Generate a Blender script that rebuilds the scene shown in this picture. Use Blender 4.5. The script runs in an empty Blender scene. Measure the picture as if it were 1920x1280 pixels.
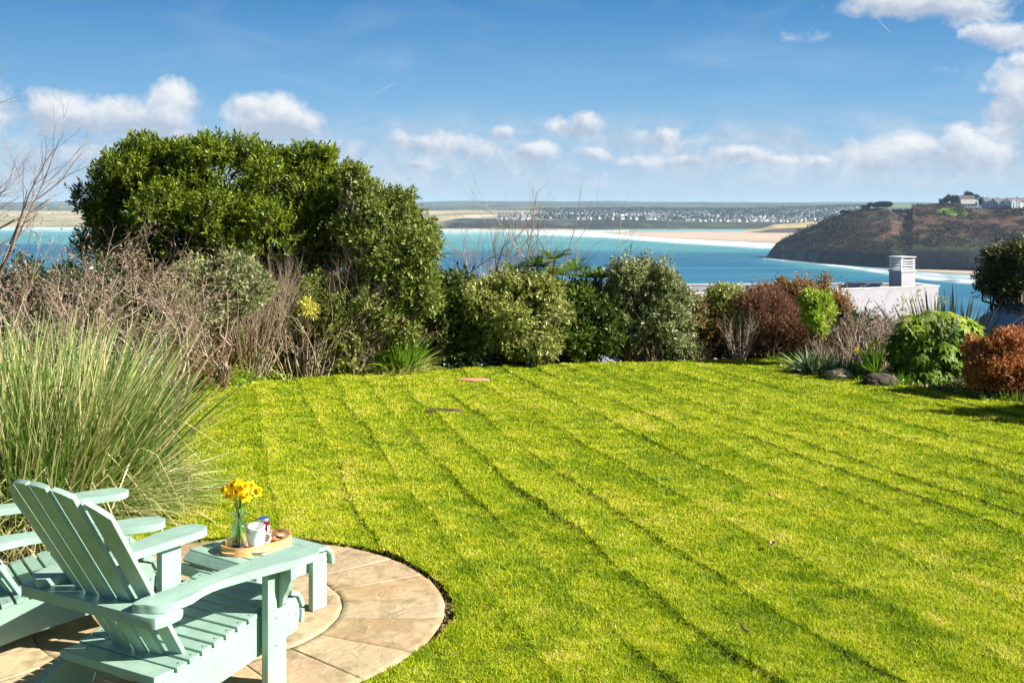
# settings of light and air
SUN_E = 5.0; SUN_EL = 33.0; SUN_AZ = (.97, -.24); SKYK = .425; NISH = .020; EXPO = 1.22; HAZE = 6e-5
DENO = True
import bpy, bmesh, math, random
import numpy as np
from mathutils import Vector, Matrix, noise as mn
random.seed(7); rng = np.random.default_rng(7)
R = math.radians
sc = bpy.context.scene
COL = sc.collection
F, H, HY = 2150.0, 2.1, 385.0          # focal length (px), eye height, horizon row of the 1920x1280 photograph
SEA = -60.0
def P(px, py, d):                      # a pixel at distance d -> world point
    return Vector(((px-960)/F*d, d, H-(py-HY)/F*d))
def G(px, py, z=0.0):                  # a pixel on the level z
    d = F*(H-z)/(py-HY)
    return Vector(((px-960)/F*d, d, z))

# ------------------------------------------------------------------ linking
def tag(o, label=None, cat=None, group=None, kind=None):
    if label: o['label'] = label
    if cat: o['category'] = cat
    if group: o['group'] = group
    if kind: o['kind'] = kind
    return o
def link(name, me, mat=None, parent=None, loc=None):
    o = bpy.data.objects.new(name, me); COL.objects.link(o)
    if mat is not None: me.materials.append(mat)
    if parent is not None: o.parent = parent
    if loc is not None: o.location = loc
    return o
def thing(name, label, cat, loc=(0,0,0), rz=0.0, group=None):
    o = bpy.data.objects.new(name, None); COL.objects.link(o)
    o.empty_display_size = .1
    o.location = loc; o.rotation_euler = (0,0,rz)
    return tag(o, label, cat, group)
def copy_tree(root, loc=None, rz=None, label=None):
    r = root.copy(); COL.objects.link(r)
    if loc is not None: r.location = loc
    if rz is not None: r.rotation_euler = (0,0,rz)
    if label: r['label'] = label
    def rec(src, dst):
        for ch in list(src.children):
            c = ch.copy(); COL.objects.link(c); c.parent = dst; rec(ch, c)
    rec(root, r)
    return r

# ------------------------------------------------------------------ mesh helpers
def npmesh(name, V, Fc, smooth=False, attrs=None):
    """V (n,3), Fc (m,k) faces of one size; attrs = {name: per-vertex floats}"""
    V = np.ascontiguousarray(V, dtype=np.float32); Fc = np.ascontiguousarray(Fc, dtype=np.int32)
    me = bpy.data.meshes.new(name)
    m, k = Fc.shape
    me.vertices.add(len(V)); me.vertices.foreach_set('co', V.ravel())
    me.loops.add(m*k); me.loops.foreach_set('vertex_index', Fc.ravel())
    me.polygons.add(m)
    me.polygons.foreach_set('loop_start', np.arange(0, m*k, k, dtype=np.int32))
    me.polygons.foreach_set('loop_total', np.full(m, k, dtype=np.int32))
    if smooth: me.polygons.foreach_set('use_smooth', np.ones(m, dtype=bool))
    me.update(calc_edges=True)
    if attrs:
        for an, av in attrs.items():
            av = np.asarray(av, dtype=np.float32)
            if av.ndim == 1:
                a = me.attributes.new(an, 'FLOAT', 'POINT'); a.data.foreach_set('value', av)
            else:
                a = me.attributes.new(an, 'FLOAT_COLOR', 'POINT'); a.data.foreach_set('color', av.ravel())
    return me
def bm_mesh(bm, name, smooth=False, angle=None):
    me = bpy.data.meshes.new(name)
    bmesh.ops.recalc_face_normals(bm, faces=bm.faces)
    bm.to_mesh(me); bm.free()
    if smooth:
        for p in me.polygons: p.use_smooth = True
        if angle: me.set_sharp_from_angle(angle=R(angle))
    return me
def box(bm, c, s, M=None, bev=0.0):
    g = bmesh.ops.create_cube(bm, size=1.0)
    vs = g['verts']
    for v in vs: v.co = Vector((v.co.x*s[0]+c[0], v.co.y*s[1]+c[1], v.co.z*s[2]+c[2]))
    if bev > 0:
        es = list({e for v in vs for e in v.link_edges})
        r = bmesh.ops.bevel(bm, geom=es, offset=bev, segments=2, affect='EDGES', profile=.6)
        vs = list({v for f in r['faces'] for v in f.verts} | {v for v in vs if v.is_valid})
    if M is not None:
        for v in vs: v.co = M @ v.co
    return vs
def prism(bm, pts, lo, hi, axis='z', bev=0.0, M=None):
    """extrude a 2D outline; axis z: (x,y) outline, z lo..hi ; axis x: (y,z) outline ; axis y: (x,z) outline"""
    def mk(p, t):
        if axis == 'z': return Vector((p[0], p[1], t))
        if axis == 'x': return Vector((t, p[0], p[1]))
        return Vector((p[0], t, p[1]))
    a = [bm.verts.new(mk(p, lo)) for p in pts]; b = [bm.verts.new(mk(p, hi)) for p in pts]
    fs = [bm.faces.new(a[::-1]), bm.faces.new(b)]
    n = len(pts)
    for i in range(n): fs.append(bm.faces.new((a[i], a[(i+1)%n], b[(i+1)%n], b[i])))
    vs = a+b
    if bev > 0:
        es = list({e for f in fs[:2] for e in f.edges})
        r = bmesh.ops.bevel(bm, geom=es, offset=bev, segments=2, affect='EDGES', profile=.6, clamp_overlap=True)
        vs = list({v for f in r['faces'] for v in f.verts} | {v for v in vs if v.is_valid} | {v for f in r['faces'] for e in f.edges for g in e.link_faces for v in g.verts})
    if M is not None:
        for v in vs: v.co = M @ v.co
    return vs
def lathe(bm, prof, n=28, M=None, close=False):
    rings = []
    for r, z in prof:
        rings.append([bm.verts.new((max(r,1e-4)*math.cos(2*math.pi*i/n), max(r,1e-4)*math.sin(2*math.pi*i/n), z)) for i in range(n)])
    for a, b in zip(rings[:-1], rings[1:]):
        for i in range(n): bm.faces.new((a[i], a[(i+1)%n], b[(i+1)%n], b[i]))
    if close:
        bm.faces.new(rings[0][::-1]); bm.faces.new(rings[-1])
    if M is not None:
        for r in rings:
            for v in r: v.co = M @ v.co
def tube_bm(bm, pts, rad, n=8):
    pts = [Vector(p) for p in pts]; rings = []
    for i, p in enumerate(pts):
        t = (pts[min(i+1, len(pts)-1)]-pts[max(i-1, 0)]).normalized()
        u = t.cross(Vector((0,0,1)));  u = u.normalized() if u.length > 1e-3 else Vector((1,0,0))
        w = t.cross(u)
        r = rad[i] if hasattr(rad, '__len__') else rad
        rings.append([bm.verts.new(p + r*(math.cos(2*math.pi*k/n)*u + math.sin(2*math.pi*k/n)*w)) for k in range(n)])
    for a, b in zip(rings[:-1], rings[1:]):
        for i in range(n): bm.faces.new((a[i], a[(i+1)%n], b[(i+1)%n], b[i]))
    bm.faces.new(rings[0][::-1]); bm.faces.new(rings[-1])
def segs_mesh(name, S, rnd=None):
    """S (n,8): p0 p1 r0 r1 -> three-sided twigs"""
    S = np.asarray(S, dtype=np.float64); n = len(S)
    p0, p1, r0, r1 = S[:,0:3], S[:,3:6], S[:,6:7], S[:,7:8]
    t = p1-p0; t /= np.linalg.norm(t, axis=1, keepdims=True)+1e-9
    ref = np.where(np.abs(t[:,2:3]) > .9, np.array([[1.,0,0]]), np.array([[0,0,1.]]))
    u = np.cross(t, ref); u /= np.linalg.norm(u, axis=1, keepdims=True)+1e-9
    w = np.cross(t, u)
    V = np.empty((n, 6, 3))
    for k in range(3):
        a = 2*math.pi*k/3; o = math.cos(a)*u + math.sin(a)*w
        V[:,k] = p0 + r0*o; V[:,k+3] = p1 + r1*o
    base = (np.arange(n)*6)[:,None]
    Fc = np.concatenate([base+np.array([[k, (k+1)%3, 3+(k+1)%3, 3+k]]) for k in range(3)], 0)
    rr = np.repeat(rng.random(n) if rnd is None else rnd, 6)
    return npmesh(name, V.reshape(-1,3), Fc, smooth=True, attrs={'rnd': rr})
def unit(a): return a/(np.linalg.norm(a, axis=-1, keepdims=True)+1e-9)
def leaves_mesh(name, C, A, N, L, W, rnd, fold=0.15):
    """leaf-sized rhombic blades: base C, axis A, face normal N, length L, width W"""
    n = len(C)
    S = unit(np.cross(A, N)); N2 = unit(np.cross(S, A))
    L = np.broadcast_to(np.asarray(L, float), (n,))[:,None]; W = np.broadcast_to(np.asarray(W, float), (n,))[:,None]
    mid = C + A*L*.48 - N2*L*fold*.5
    V = np.stack([C, mid+S*W*.5+N2*W*.2, C+A*L-N2*L*fold, mid-S*W*.5+N2*W*.2], 1).reshape(-1,3)
    Fc = np.arange(n*4).reshape(n,4)
    return npmesh(name, V, Fc, attrs={'rnd': np.repeat(rnd, 4)})
def rdir(n):
    return unit(rng.normal(size=(n,3)))

# ------------------------------------------------------------------ materials
def newmat(name):
    m = bpy.data.materials.new(name); m.use_nodes = True
    nt = m.node_tree; b = nt.nodes['Principled BSDF']
    return m, nt, b
def nd(nt, typ, **kw):
    n = nt.nodes.new(typ)
    for k, v in kw.items():
        if hasattr(n, k): setattr(n, k, v)
        elif k in n.inputs: n.inputs[k].default_value = v
    return n
def ramp(nt, stops, fac=None, interp='LINEAR'):
    n = nt.nodes.new('ShaderNodeValToRGB'); cr = n.color_ramp; cr.interpolation = interp
    while len(cr.elements) > 1: cr.elements.remove(cr.elements[-1])
    cr.elements[0].position = stops[0][0]; cr.elements[0].color = (*stops[0][1], 1)
    for p, c in stops[1:]:
        e = cr.elements.new(p); e.color = (*c, 1)
    if fac is not None: nt.links.new(fac, n.inputs[0])
    return n
def mixc(nt, a, b, fac, mode='MIX'):
    n = nt.nodes.new('ShaderNodeMix'); n.data_type = 'RGBA'; n.blend_type = mode
    for s, v in ((6, a), (7, b), (0, fac)):
        if hasattr(v, 'is_linked') or hasattr(v, 'links'): nt.links.new(v, n.inputs[s])
        elif s == 0: n.inputs[0].default_value = v
        else: n.inputs[s].default_value = (*v, 1)
    return n.outputs[2]
def math_(nt, op, a, b=0.0, c=None, clamp=False):
    n = nt.nodes.new('ShaderNodeMath'); n.operation = op; n.use_clamp = clamp
    for i, v in enumerate((a, b) if c is None else (a, b, c)):
        if hasattr(v, 'links'): nt.links.new(v, n.inputs[i])
        else: n.inputs[i].default_value = v
    return n.outputs[0]
def leafmat(name, stops, rough=.45, transl=.3, spec=.4, patch=None):
    m, nt, b = newmat(name)
    at = nd(nt, 'ShaderNodeAttribute', attribute_name='rnd')
    col = ramp(nt, stops, at.outputs['Fac']).outputs[0]
    if patch:                                    # slow change of leaf colour through the plant
        tc = nd(nt, 'ShaderNodeTexCoord'); nz = nd(nt, 'ShaderNodeTexNoise', Scale=patch[0], Detail=3.0)
        nt.links.new(tc.outputs['Object'], nz.inputs['Vector'])
        f = ramp(nt, [(.42, (0,0,0)), (.6, (1,1,1))], nz.outputs[0]).outputs[0]
        col = mixc(nt, col, patch[1], math_(nt, 'MULTIPLY', f, patch[2]))
    nt.links.new(col, b.inputs['Base Color'])
    b.inputs['Roughness'].default_value = rough; b.inputs['Specular IOR Level'].default_value = spec
    if transl > 0:
        tr = nd(nt, 'ShaderNodeBsdfTranslucent'); nt.links.new(col, tr.inputs[0])
        mx = nd(nt, 'ShaderNodeMixShader'); mx.inputs[0].default_value = transl
        nt.links.new(b.outputs[0], mx.inputs[1]); nt.links.new(tr.outputs[0], mx.inputs[2])
        nt.links.new(mx.outputs[0], nt.nodes['Material Output'].inputs[0])
    return m
def noisemat(name, stops, scale=5.0, rough=.8, bump=0.0, detail=6.0, spec=.3, bscale=None, stretch=None, metal=0.0, dist=.02):
    m, nt, b = newmat(name)
    tc = nd(nt, 'ShaderNodeTexCoord'); vec = tc.outputs['Object']
    if stretch:
        mp = nd(nt, 'ShaderNodeMapping'); mp.inputs['Scale'].default_value = stretch
        nt.links.new(vec, mp.inputs[0]); vec = mp.outputs[0]
    nz = nd(nt, 'ShaderNodeTexNoise', Scale=scale, Detail=detail); nt.links.new(vec, nz.inputs['Vector'])
    nt.links.new(ramp(nt, stops, nz.outputs[0]).outputs[0], b.inputs['Base Color'])
    b.inputs['Roughness'].default_value = rough; b.inputs['Specular IOR Level'].default_value = spec
    b.inputs['Metallic'].default_value = metal
    if bump:
        n2 = nd(nt, 'ShaderNodeTexNoise', Scale=bscale or scale*3, Detail=6.0); nt.links.new(vec, n2.inputs['Vector'])
        bp = nd(nt, 'ShaderNodeBump', Strength=bump, Distance=dist); nt.links.new(n2.outputs[0], bp.inputs['Height'])
        nt.links.new(bp.outputs[0], b.inputs['Normal'])
    return m
def twigmat(name, stops, rough=.75):
    return leafmat(name, stops, rough=rough, transl=0, spec=.2)

# painted timber: aqua paint with wood grain showing through, small chips
def paintmat():
    m, nt, b = newmat('aqua_painted_timber')
    tc = nd(nt, 'ShaderNodeTexCoord')
    mp = nd(nt, 'ShaderNodeMapping'); mp.inputs['Scale'].default_value = (1,1,1)
    nt.links.new(tc.outputs['Object'], mp.inputs[0])
    nz = nd(nt, 'ShaderNodeTexNoise', Scale=9.0, Detail=6.0); nt.links.new(mp.outputs[0], nz.inputs['Vector'])
    col = ramp(nt, [(.3, (.27,.42,.345)), (.55, (.31,.47,.385)), (.75, (.36,.52,.43))], nz.outputs[0]).outputs[0]
    n3 = nd(nt, 'ShaderNodeTexNoise', Scale=55.0, Detail=3.0); nt.links.new(mp.outputs[0], n3.inputs['Vector'])
    chip = ramp(nt, [(.685, (0,0,0)), (.71, (1,1,1))], n3.outputs[0]).outputs[0]
    col = mixc(nt, col, (.18,.2,.16), math_(nt, 'MULTIPLY', chip, .7))
    st = nd(nt, 'ShaderNodeTexNoise', Scale=4.0, Detail=7.0, Roughness=.7); nt.links.new(tc.outputs['Object'], st.inputs['Vector'])
    col = mixc(nt, col, (.24,.31,.22), ramp(nt, [(.56, (0,0,0)), (.72, (.6,.6,.6))], st.outputs[0]).outputs[0])
    nt.links.new(col, b.inputs['Base Color'])
    b.inputs['Roughness'].default_value = .42; b.inputs['Specular IOR Level'].default_value = .45
    # grain: stretched along the longest local direction is different per board, so use fine 3D noise streaks
    gr = nd(nt, 'ShaderNodeTexNoise', Scale=70.0, Detail=5.0)
    mp2 = nd(nt, 'ShaderNodeMapping'); mp2.inputs['Scale'].default_value = (.35,.12,1)
    nt.links.new(tc.outputs['Object'], mp2.inputs[0]); nt.links.new(mp2.outputs[0], gr.inputs['Vector'])
    bp = nd(nt, 'ShaderNodeBump', Strength=.6, Distance=.003); nt.links.new(gr.outputs[0], bp.inputs['Height'])
    nt.links.new(bp.outputs[0], b.inputs['Normal'])
    return m
PAINT = paintmat()
SCREW = noisemat('rusty_screw', [(.3,(.05,.045,.04)),(.7,(.12,.09,.06))], rough=.6)
BOLT = noisemat('painted_bolt', [(.3,(.3,.5,.44)),(.7,(.4,.62,.56))], rough=.35)

# ------------------------------------------------------------------ adirondack chair
def resample(pts, n=6):
    """Catmull-Rom through a closed outline"""
    out = []; m = len(pts)
    for i in range(m):
        p0, p1, p2, p3 = [Vector(pts[(i+k)%m]+(0,)) if len(pts[0]) == 2 else Vector(pts[(i+k)%m]) for k in (-1,0,1,2)]
        for j in range(n):
            t = j/n
            q = .5*((2*p1)+(-p0+p2)*t+(2*p0-5*p1+4*p2-p3)*t*t+(-p0+3*p1-3*p2+p3)*t**3)
            out.append((q.x, q.y))
    return out
def make_chair(label, loc, rz):
    t = thing('adirondack_chair', label, 'garden chair', loc, rz, 'aqua painted adirondack chairs on the round patio')
    ZA = .525
    for s in (-1, 1):
        # front leg
        bm = bmesh.new(); box(bm, (s*.323, -.055, ZA/2), (.036, .112, ZA), bev=.003)
        leg = link('front_leg', bm_mesh(bm, 'front_leg'), PAINT, t)
        for z in (.31, .19):
            M = Matrix.Translation((s*.341, -.055, z)) @ Matrix.Rotation(s*math.pi/2, 4, 'Y')
            bm = bmesh.new(); lathe(bm, [(.011, 0), (.0105, .003), (.007, .0055), (0, .0065)], 12, M)
            link('bolt', bm_mesh(bm, 'bolt', True, 40), BOLT, leg)
        # curved bracket under the arm
        br = [(0, ZA-.001), (.072, ZA-.001), (.072, ZA-.05)]
        for k in range(9):
            a = k/8; br.append((.066-.042*(a**.7)+.006*math.sin(a*math.pi*2), ZA-.06-.1*a))
        br += [(.014, ZA-.172), (0, ZA-.175)]
        bm = bmesh.new(); prism(bm, [(s*(.342+x), z) for x, z in br], -.05, -.02, axis='y', bev=.0025)
        link('arm_bracket', bm_mesh(bm, 'arm_bracket'), PAINT, t)
        # arm rest
        o = [(.262,-.748),(.256,-.5),(.256,-.2),(.262,.05),(.272,.115),(.305,.158),(.345,.168),(.392,.15),(.42,.105),(.424,.04),(.412,-.06),(.385,-.19),(.362,-.33),(.352,-.42),(.366,-.50),(.392,-.575),(.396,-.65),(.375,-.72),(.33,-.748)]
        o = [(s*x, y) for x, y in resample(o, 4)]
        bm = bmesh.new(); prism(bm, o, ZA, ZA+.034, bev=.004)
        link('armrest', bm_mesh(bm, 'armrest', True, 35), PAINT, t)
        # side rail running down to the rear foot
        prof = [(.115,.335),(.135,.30),(.142,.25),(.125,.185),(-.45,.085),(-.80,.0),(-.99,.0),(-.985,.03),(-.72,.175),(-.62,.215),(-.3,.275),(.05,.345)]
        bm = bmesh.new(); prism(bm, prof, s*.255, s*.290, axis='x', bev=.003)
        rl = link('side_rail', bm_mesh(bm, 'side_rail'), PAINT, t)
        for (y, z) in ((.12,.26),(-.36,.20),(-.58,.15)):
            M = Matrix.Translation((s*.2895, y, z)) @ Matrix.Rotation(s*math.pi/2, 4, 'Y')
            bm = bmesh.new(); lathe(bm, [(.009, 0), (.008, .003), (0, .0045)], 12, M)
            link('bolt', bm_mesh(bm, 'bolt', True, 40), BOLT, rl)
    # seat slats
    def zs(y): return .276 + (y+.3)*.20
    ys = [-.535+.0645*k for k in range(10)]
    for k, y in enumerate(ys):
        bm = bmesh.new()
        sl = math.atan(.20)
        M = Matrix.Translation((0, y, zs(y)+.011)) @ Matrix.Rotation(sl, 4, 'X')
        hw = .292 if y < -.13 else .262
        box(bm, (0,0,0), (2*hw, .0525, .021), M, bev=.003)
        sl_ = link('seat_slat', bm_mesh(bm, 'seat_slat'), PAINT, t)
        for s in (-1, 1):
            bm = bmesh.new(); lathe(bm, [(.0048,0),(.0045,.0008),(0,.001)], 10, M @ Matrix.Translation((s*(hw-.028), .004, .0104)))
            link('screw', bm_mesh(bm, 'screw'), SCREW, sl_)
    for (y, z, a) in ((.105,.355,-.35),(.146,.312,-1.15),(.150,.245,-1.62)):
        bm = bmesh.new(); M = Matrix.Translation((0, y, z)) @ Matrix.Rotation(a, 4, 'X')
        box(bm, (0,0,0), (.60, .058, .02), M, bev=.003)
        link('front_slat', bm_mesh(bm, 'front_slat'), PAINT, t)
    # rear seat board, rounded to the back
    bm = bmesh.new(); box(bm, (0, -.615, .222), (.56, .10, .036), Matrix.Identity(4), bev=.004)
    link('rear_seat_board', bm_mesh(bm, 'rear_seat_board'), PAINT, t)
    # rear cross rail under the arms, ends rounded, front edge follows the curved back
    pr = [(-.378,-.772),(.378,-.772)]
    rr = [(.395,-.76),(.402,-.70),(.39,-.63),(.36,-.592),(.30,-.58)]
    arc = [(.24*math.cos(a)*1.0, -.655-.012*math.sin(a)) for a in [k*math.pi/8 for k in range(9)]]
    o = pr + rr + [(.255,-.585)] + [(x, -.628 - .05*(1-(x/.255)**2)) for x in (.25,.15,.05,-.05,-.15,-.25)] + [(-.255,-.585)] + [(-x, y) for x, y in rr[::-1]]
    bm = bmesh.new(); prism(bm, o, ZA-.048, ZA-.001, bev=.004)
    link('back_rail', bm_mesh(bm, 'back_rail', True, 35), PAINT, t)
    # back: six fanned slats on a concave curve with an arched top
    yb, zb, lean = -.492, .205, math.atan(.62)
    Ls = [.915, .968, .985, .985, .972, .918]
    for k in range(6):
        u = (k-2.5)/2.5
        wb, wt = .0585, .0835
        L = Ls[k]
        fan = u*R(3.6)
        xc = u*.194
        conc = .055*(u*u)
        # local outline in (x, h)
        dl = .028 if k in (0,5) else .02
        sg = -1 if u < 0 else 1
        top_in, top_out = L, L - (.010, .040, .085)[int(abs(k-2.5)-.5)]
        ol = [(-wb/2, 0), (wb/2, 0)]
        tr = top_out if sg > 0 else top_in; tl = top_in if sg > 0 else top_out
        ol += [(wt/2, tr)]
        for j in range(1, 4):
            a = j/4; ol.append((wt/2-wt*a, tr+(tl-tr)*a + .004*math.sin(a*math.pi)))
        ol += [(-wt/2, tl)]
        bm = bmesh.new()
        M = (Matrix.Translation((xc, yb+conc, zb)) @ Matrix.Rotation(lean, 4, 'X') @ Matrix.Rotation(fan, 4, 'Y') @ Matrix.Rotation(u*R(13), 4, 'Z'))
        prism(bm, ol, -.011, .011, axis='y', bev=.003, M=M)
        link('back_slat', bm_mesh(bm, 'back_slat'), PAINT, t)
    for o in t.children:                    # all parts sheared slightly sideways along the chair's depth
        for q in [o]+list(o.children):
            for v in q.data.vertices: v.co.x += .045*v.co.y
    return t

FH = (math.sin(R(30.5)), math.cos(R(30.5)))
make_chair('nearest aqua adirondack chair, seen from behind with its armrest across the picture', (-1.284, 5.204, .006), -R(30.5))
make_chair('aqua adirondack chair cut by the left edge, half hidden behind the nearest chair', (-2.036, 5.832, .006), -R(57))

# ------------------------------------------------------------------ footstool used as a side table
def make_stool(loc, rz):
    t = thing('footstool', 'low aqua slatted footstool carrying the oval tray, beside the nearest chair', 'footstool', loc, rz)
    T = .315
    for sx in (-1, 1):
        for sy in (-1, 1):
            bm = bmesh.new(); box(bm, (sx*.246, sy*.185, (T-.03)/2), (.034, .096, T-.03), bev=.003)
            lg = link('leg', bm_mesh(bm, 'leg'), PAINT, t)
            for z in (.25, .215):
                M = Matrix.Translation((sx*.2625, sy*.185+(.02 if z > .23 else -.01), z)) @ Matrix.Rotation(sx*math.pi/2, 4, 'Y')
                bm = bmesh.new(); lathe(bm, [(.008, 0), (.0075, .003), (0, .0045)], 12, M)
                link('bolt', bm_mesh(bm, 'bolt', True, 40), BOLT, lg)
        prof = [(-.27,.235),(-.262,.19),(.262,.19),(.27,.235),(.255,.285),(.22,T-.021),(-.22,T-.021),(-.255,.285)]
        bm = bmesh.new(); prism(bm, prof, sx*.196, sx*.228, axis='x', bev=.003)
        link('side_rail', bm_mesh(bm, 'side_rail'), PAINT, t)
    ys = [-.198+.0792*k for k in range(6)]
    for k, y in enumerate(ys):
        bm = bmesh.new(); box(bm, (0, y, T-.010), (.535, .0745 if k > 1 else .069, .02), bev=.003)
        link('top_slat', bm_mesh(bm, 'top_slat'), PAINT, t)
    for s in (-1, 1):
        for (y, z, a) in ((.264, T-.028, .72), (.292, T-.083, 1.45)):
            bm = bmesh.new(); M = Matrix.Translation((0, s*y, z)) @ Matrix.Rotation(-s*a, 4, 'X')
            box(bm, (0,0,0), (.50, .056, .02), M, bev=.003)
            link('end_slat', bm_mesh(bm, 'end_slat'), PAINT, t)
    return t
make_stool((-1.319, 5.968, .006), -R(37.5))
TT = .321        # stool top level

# ------------------------------------------------------------------ tray and the things on it
WOOD = noisemat('pale_bent_ash', [(.3,(.56,.30,.12)),(.5,(.66,.38,.16)),(.7,(.73,.46,.22))], scale=14, rough=.4, stretch=(1,1,6), bump=.1)
def at(px, py, z=TT): return G(px, py, z)
tc_ = at(481, 1025)
ta = R(50)   # long axis direction
def oval(a, b, n=48, sup=2.35):
    out = []
    for i in range(n):
        t = 2*math.pi*i/n; c, s = math.cos(t), math.sin(t)
        out.append((a*abs(c)**(2/sup)*(1 if c > 0 else -1), b*abs(s)**(2/sup)*(1 if s > 0 else -1)))
    return out
tray = thing('oval_tray', 'oval pale wooden tray with slotted handle, lying on the footstool', 'tray', (tc_.x, tc_.y, TT), ta)
bm = bmesh.new(); prism(bm, oval(.186, .116), .001, .009); link('tray_base', bm_mesh(bm, 'tray_base'), WOOD, tray)
bm = bmesh.new()
oo, oi = oval(.197, .127, 96), oval(.188, .118, 96)
zl = [0, .012, .026, .044]
ring = [[bm.verts.new((x, y, z)) for x, y in oo] for z in zl]; rin = [[bm.verts.new((x, y, z)) for x, y in oi] for z in zl]
n = 96
def ishole(i, j): # hand slot at both ends
    return j == 1 and (abs(((i+.5+n//2) % n) - n//2) < 7.5 or abs(i+.5-n//2) < 7.5)
for i in range(n):
    k = (i+1)%n
    for j in range(3):
        if ishole(i, j): continue
        bm.faces.new((ring[j][i], ring[j][k], ring[j+1][k], ring[j+1][i])); bm.faces.new((rin[j][k], rin[j][i], rin[j+1][i], rin[j+1][k]))
        if j == 1:
            if ishole(k, 1): bm.faces.new((ring[1][k], rin[1][k], rin[2][k], ring[2][k]))
            if ishole((i-1)%n, 1): bm.faces.new((ring[1][i], ring[2][i], rin[2][i], rin[1][i]))
    if ishole(i, 1):
        bm.faces.new((ring[1][i], rin[1][i], rin[1][k], ring[1][k])); bm.faces.new((ring[2][i], ring[2][k], rin[2][k], rin[2][i]))
    bm.faces.new((ring[3][i], ring[3][k], rin[3][k], rin[3][i])); bm.faces.new((ring[0][k], ring[0][i], rin[0][i], rin[0][k]))
link('tray_rim', bm_mesh(bm, 'tray_rim', True, 40), WOOD, tray)
ZT = TT+.0095
# glass vase
def glassmat(name, col, rough=.02):
    m, nt, b = newmat(name); b.inputs['Base Color'].default_value = (*col, 1)
    b.inputs['Transmission Weight'].default_value = 1; b.inputs['Roughness'].default_value = rough; b.inputs['IOR'].default_value = 1.45
    tr = nd(nt, 'ShaderNodeBsdfTransparent'); tr.inputs[0].default_value = (*[min(1, c*1.0) for c in col], 1)
    mx = nd(nt, 'ShaderNodeMixShader'); mx.inputs[0].default_value = .45
    nt.links.new(b.outputs[0], mx.inputs[1]); nt.links.new(tr.outputs[0], mx.inputs[2])
    nt.links.new(mx.outputs[0], nt.nodes['Material Output'].inputs[0])
    return m
GLASS = glassmat('pale_green_glass', (.80,.93,.88))
vp = G(449, 1021, ZT)
vase = thing('glass_vase', 'clear greenish glass bottle vase with narrow neck and flared lip, holding daffodils', 'vase', (vp.x, vp.y, ZT))
prof = [(0,0),(.030,0),(.040,.003),(.0435,.012),(.045,.05),(.045,.088),(.040,.106),(.028,.120),(.0235,.128),(.0225,.146),(.026,.154),(.039,.160),(.041,.163),(.039,.165),(.024,.158),(.020,.148),(.020,.128),(.026,.116),(.037,.103),(.0425,.086),(.0425,.05),(.041,.014),(.036,.008),(0,.007)]
bm = bmesh.new(); lathe(bm, prof, 32); link('bottle', bm_mesh(bm, 'bottle', True), GLASS, vase)
# daffodils
PETAL = leafmat('daffodil_petal', [(0,(.92,.68,.01)),(1,(.95,.78,.03))], rough=.5, transl=.35, spec=.2)
TRUMP = leafmat('daffodil_trumpet', [(0,(.92,.60,.005)),(1,(.95,.68,.01))], rough=.5, transl=.3, spec=.2)
STEM = noisemat('daffodil_stem', [(.3,(.16,.32,.05)),(.7,(.24,.42,.09))], scale=20, rough=.4)
def daffodil(i, tip, foot, face):
    lab = ['yellow daffodil at the far left of the vase', 'yellow daffodil low on the left of the bunch', 'topmost yellow daffodil in the vase', 'yellow daffodil in the centre front of the bunch',
           'yellow daffodil just right of the bunch centre', 'yellow daffodil low at the front right of the bunch', 'yellow daffodil at the far right of the vase', 'yellow daffodil behind the centre of the bunch',
           'yellow daffodil high on the right of the bunch', 'yellow daffodil high on the left of the bunch'][i]
    t = thing('daffodil', lab, 'flower', foot, 0, 'daffodils in the glass vase')
    tip = Vector(tip)-Vector(foot); face = Vector(face).normalized()
    nk = Vector((0,0,.142))+Vector((tip.x*.12, tip.y*.12, 0)) - Vector((foot[0]-vp.x, foot[1]-vp.y, 0))*.8
    back = tip - face*.012
    pts = [Vector((0,0,0)), nk*.5+Vector((0,0,.0)), nk, nk.lerp(back, .6)+Vector((0,0,.012)), back+Vector((0,0,.004)), tip]
    bm = bmesh.new(); tube_bm(bm, pts, [.003,.003,.003,.0028,.0026,.004], 6)
    link('stem', bm_mesh(bm, 'stem', True), STEM, t)
    q = face.to_track_quat('Z', 'Y').to_matrix().to_4x4()
    M = Matrix.Translation(tip) @ q
    bm = bmesh.new()
    for k in range(6):
        a = k*math.pi/3 + (.1 if k % 2 else 0); off = .001*(k % 2)
        ring = []
        for (r, w, z) in ((.004,.003,0),(.012,.0115,.001),(.022,.0125,-.001),(.030,.008,-.004),(.036,.001,-.005)):
            for s in (-1, 1):
                v = Vector((r*math.cos(a)-s*w*math.sin(a), r*math.sin(a)+s*w*math.cos(a), z+off+.004)); ring.append(bm.verts.new(M @ v))
        for j in range(4): bm.faces.new((ring[2*j], ring[2*j+1], ring[2*j+3], ring[2*j+2]))
    link('petals', bm_mesh(bm, 'petals', True), PETAL, t)
    bm = bmesh.new(); lathe(bm, [(.001,.004),(.006,.005),(.0085,.012),(.0105,.020),(.0135,.026),(.0165,.028),(.0125,.0262),(.0095,.019),(.005,.008)], 16, M)
    link('trumpet', bm_mesh(bm, 'trumpet', True), TRUMP, t)
    return t
heads = [(426,919),(434,931),(449,906),(446,921),(457,915),(461,933),(481,921),(454,911),(470,912),(437,911)]
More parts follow.
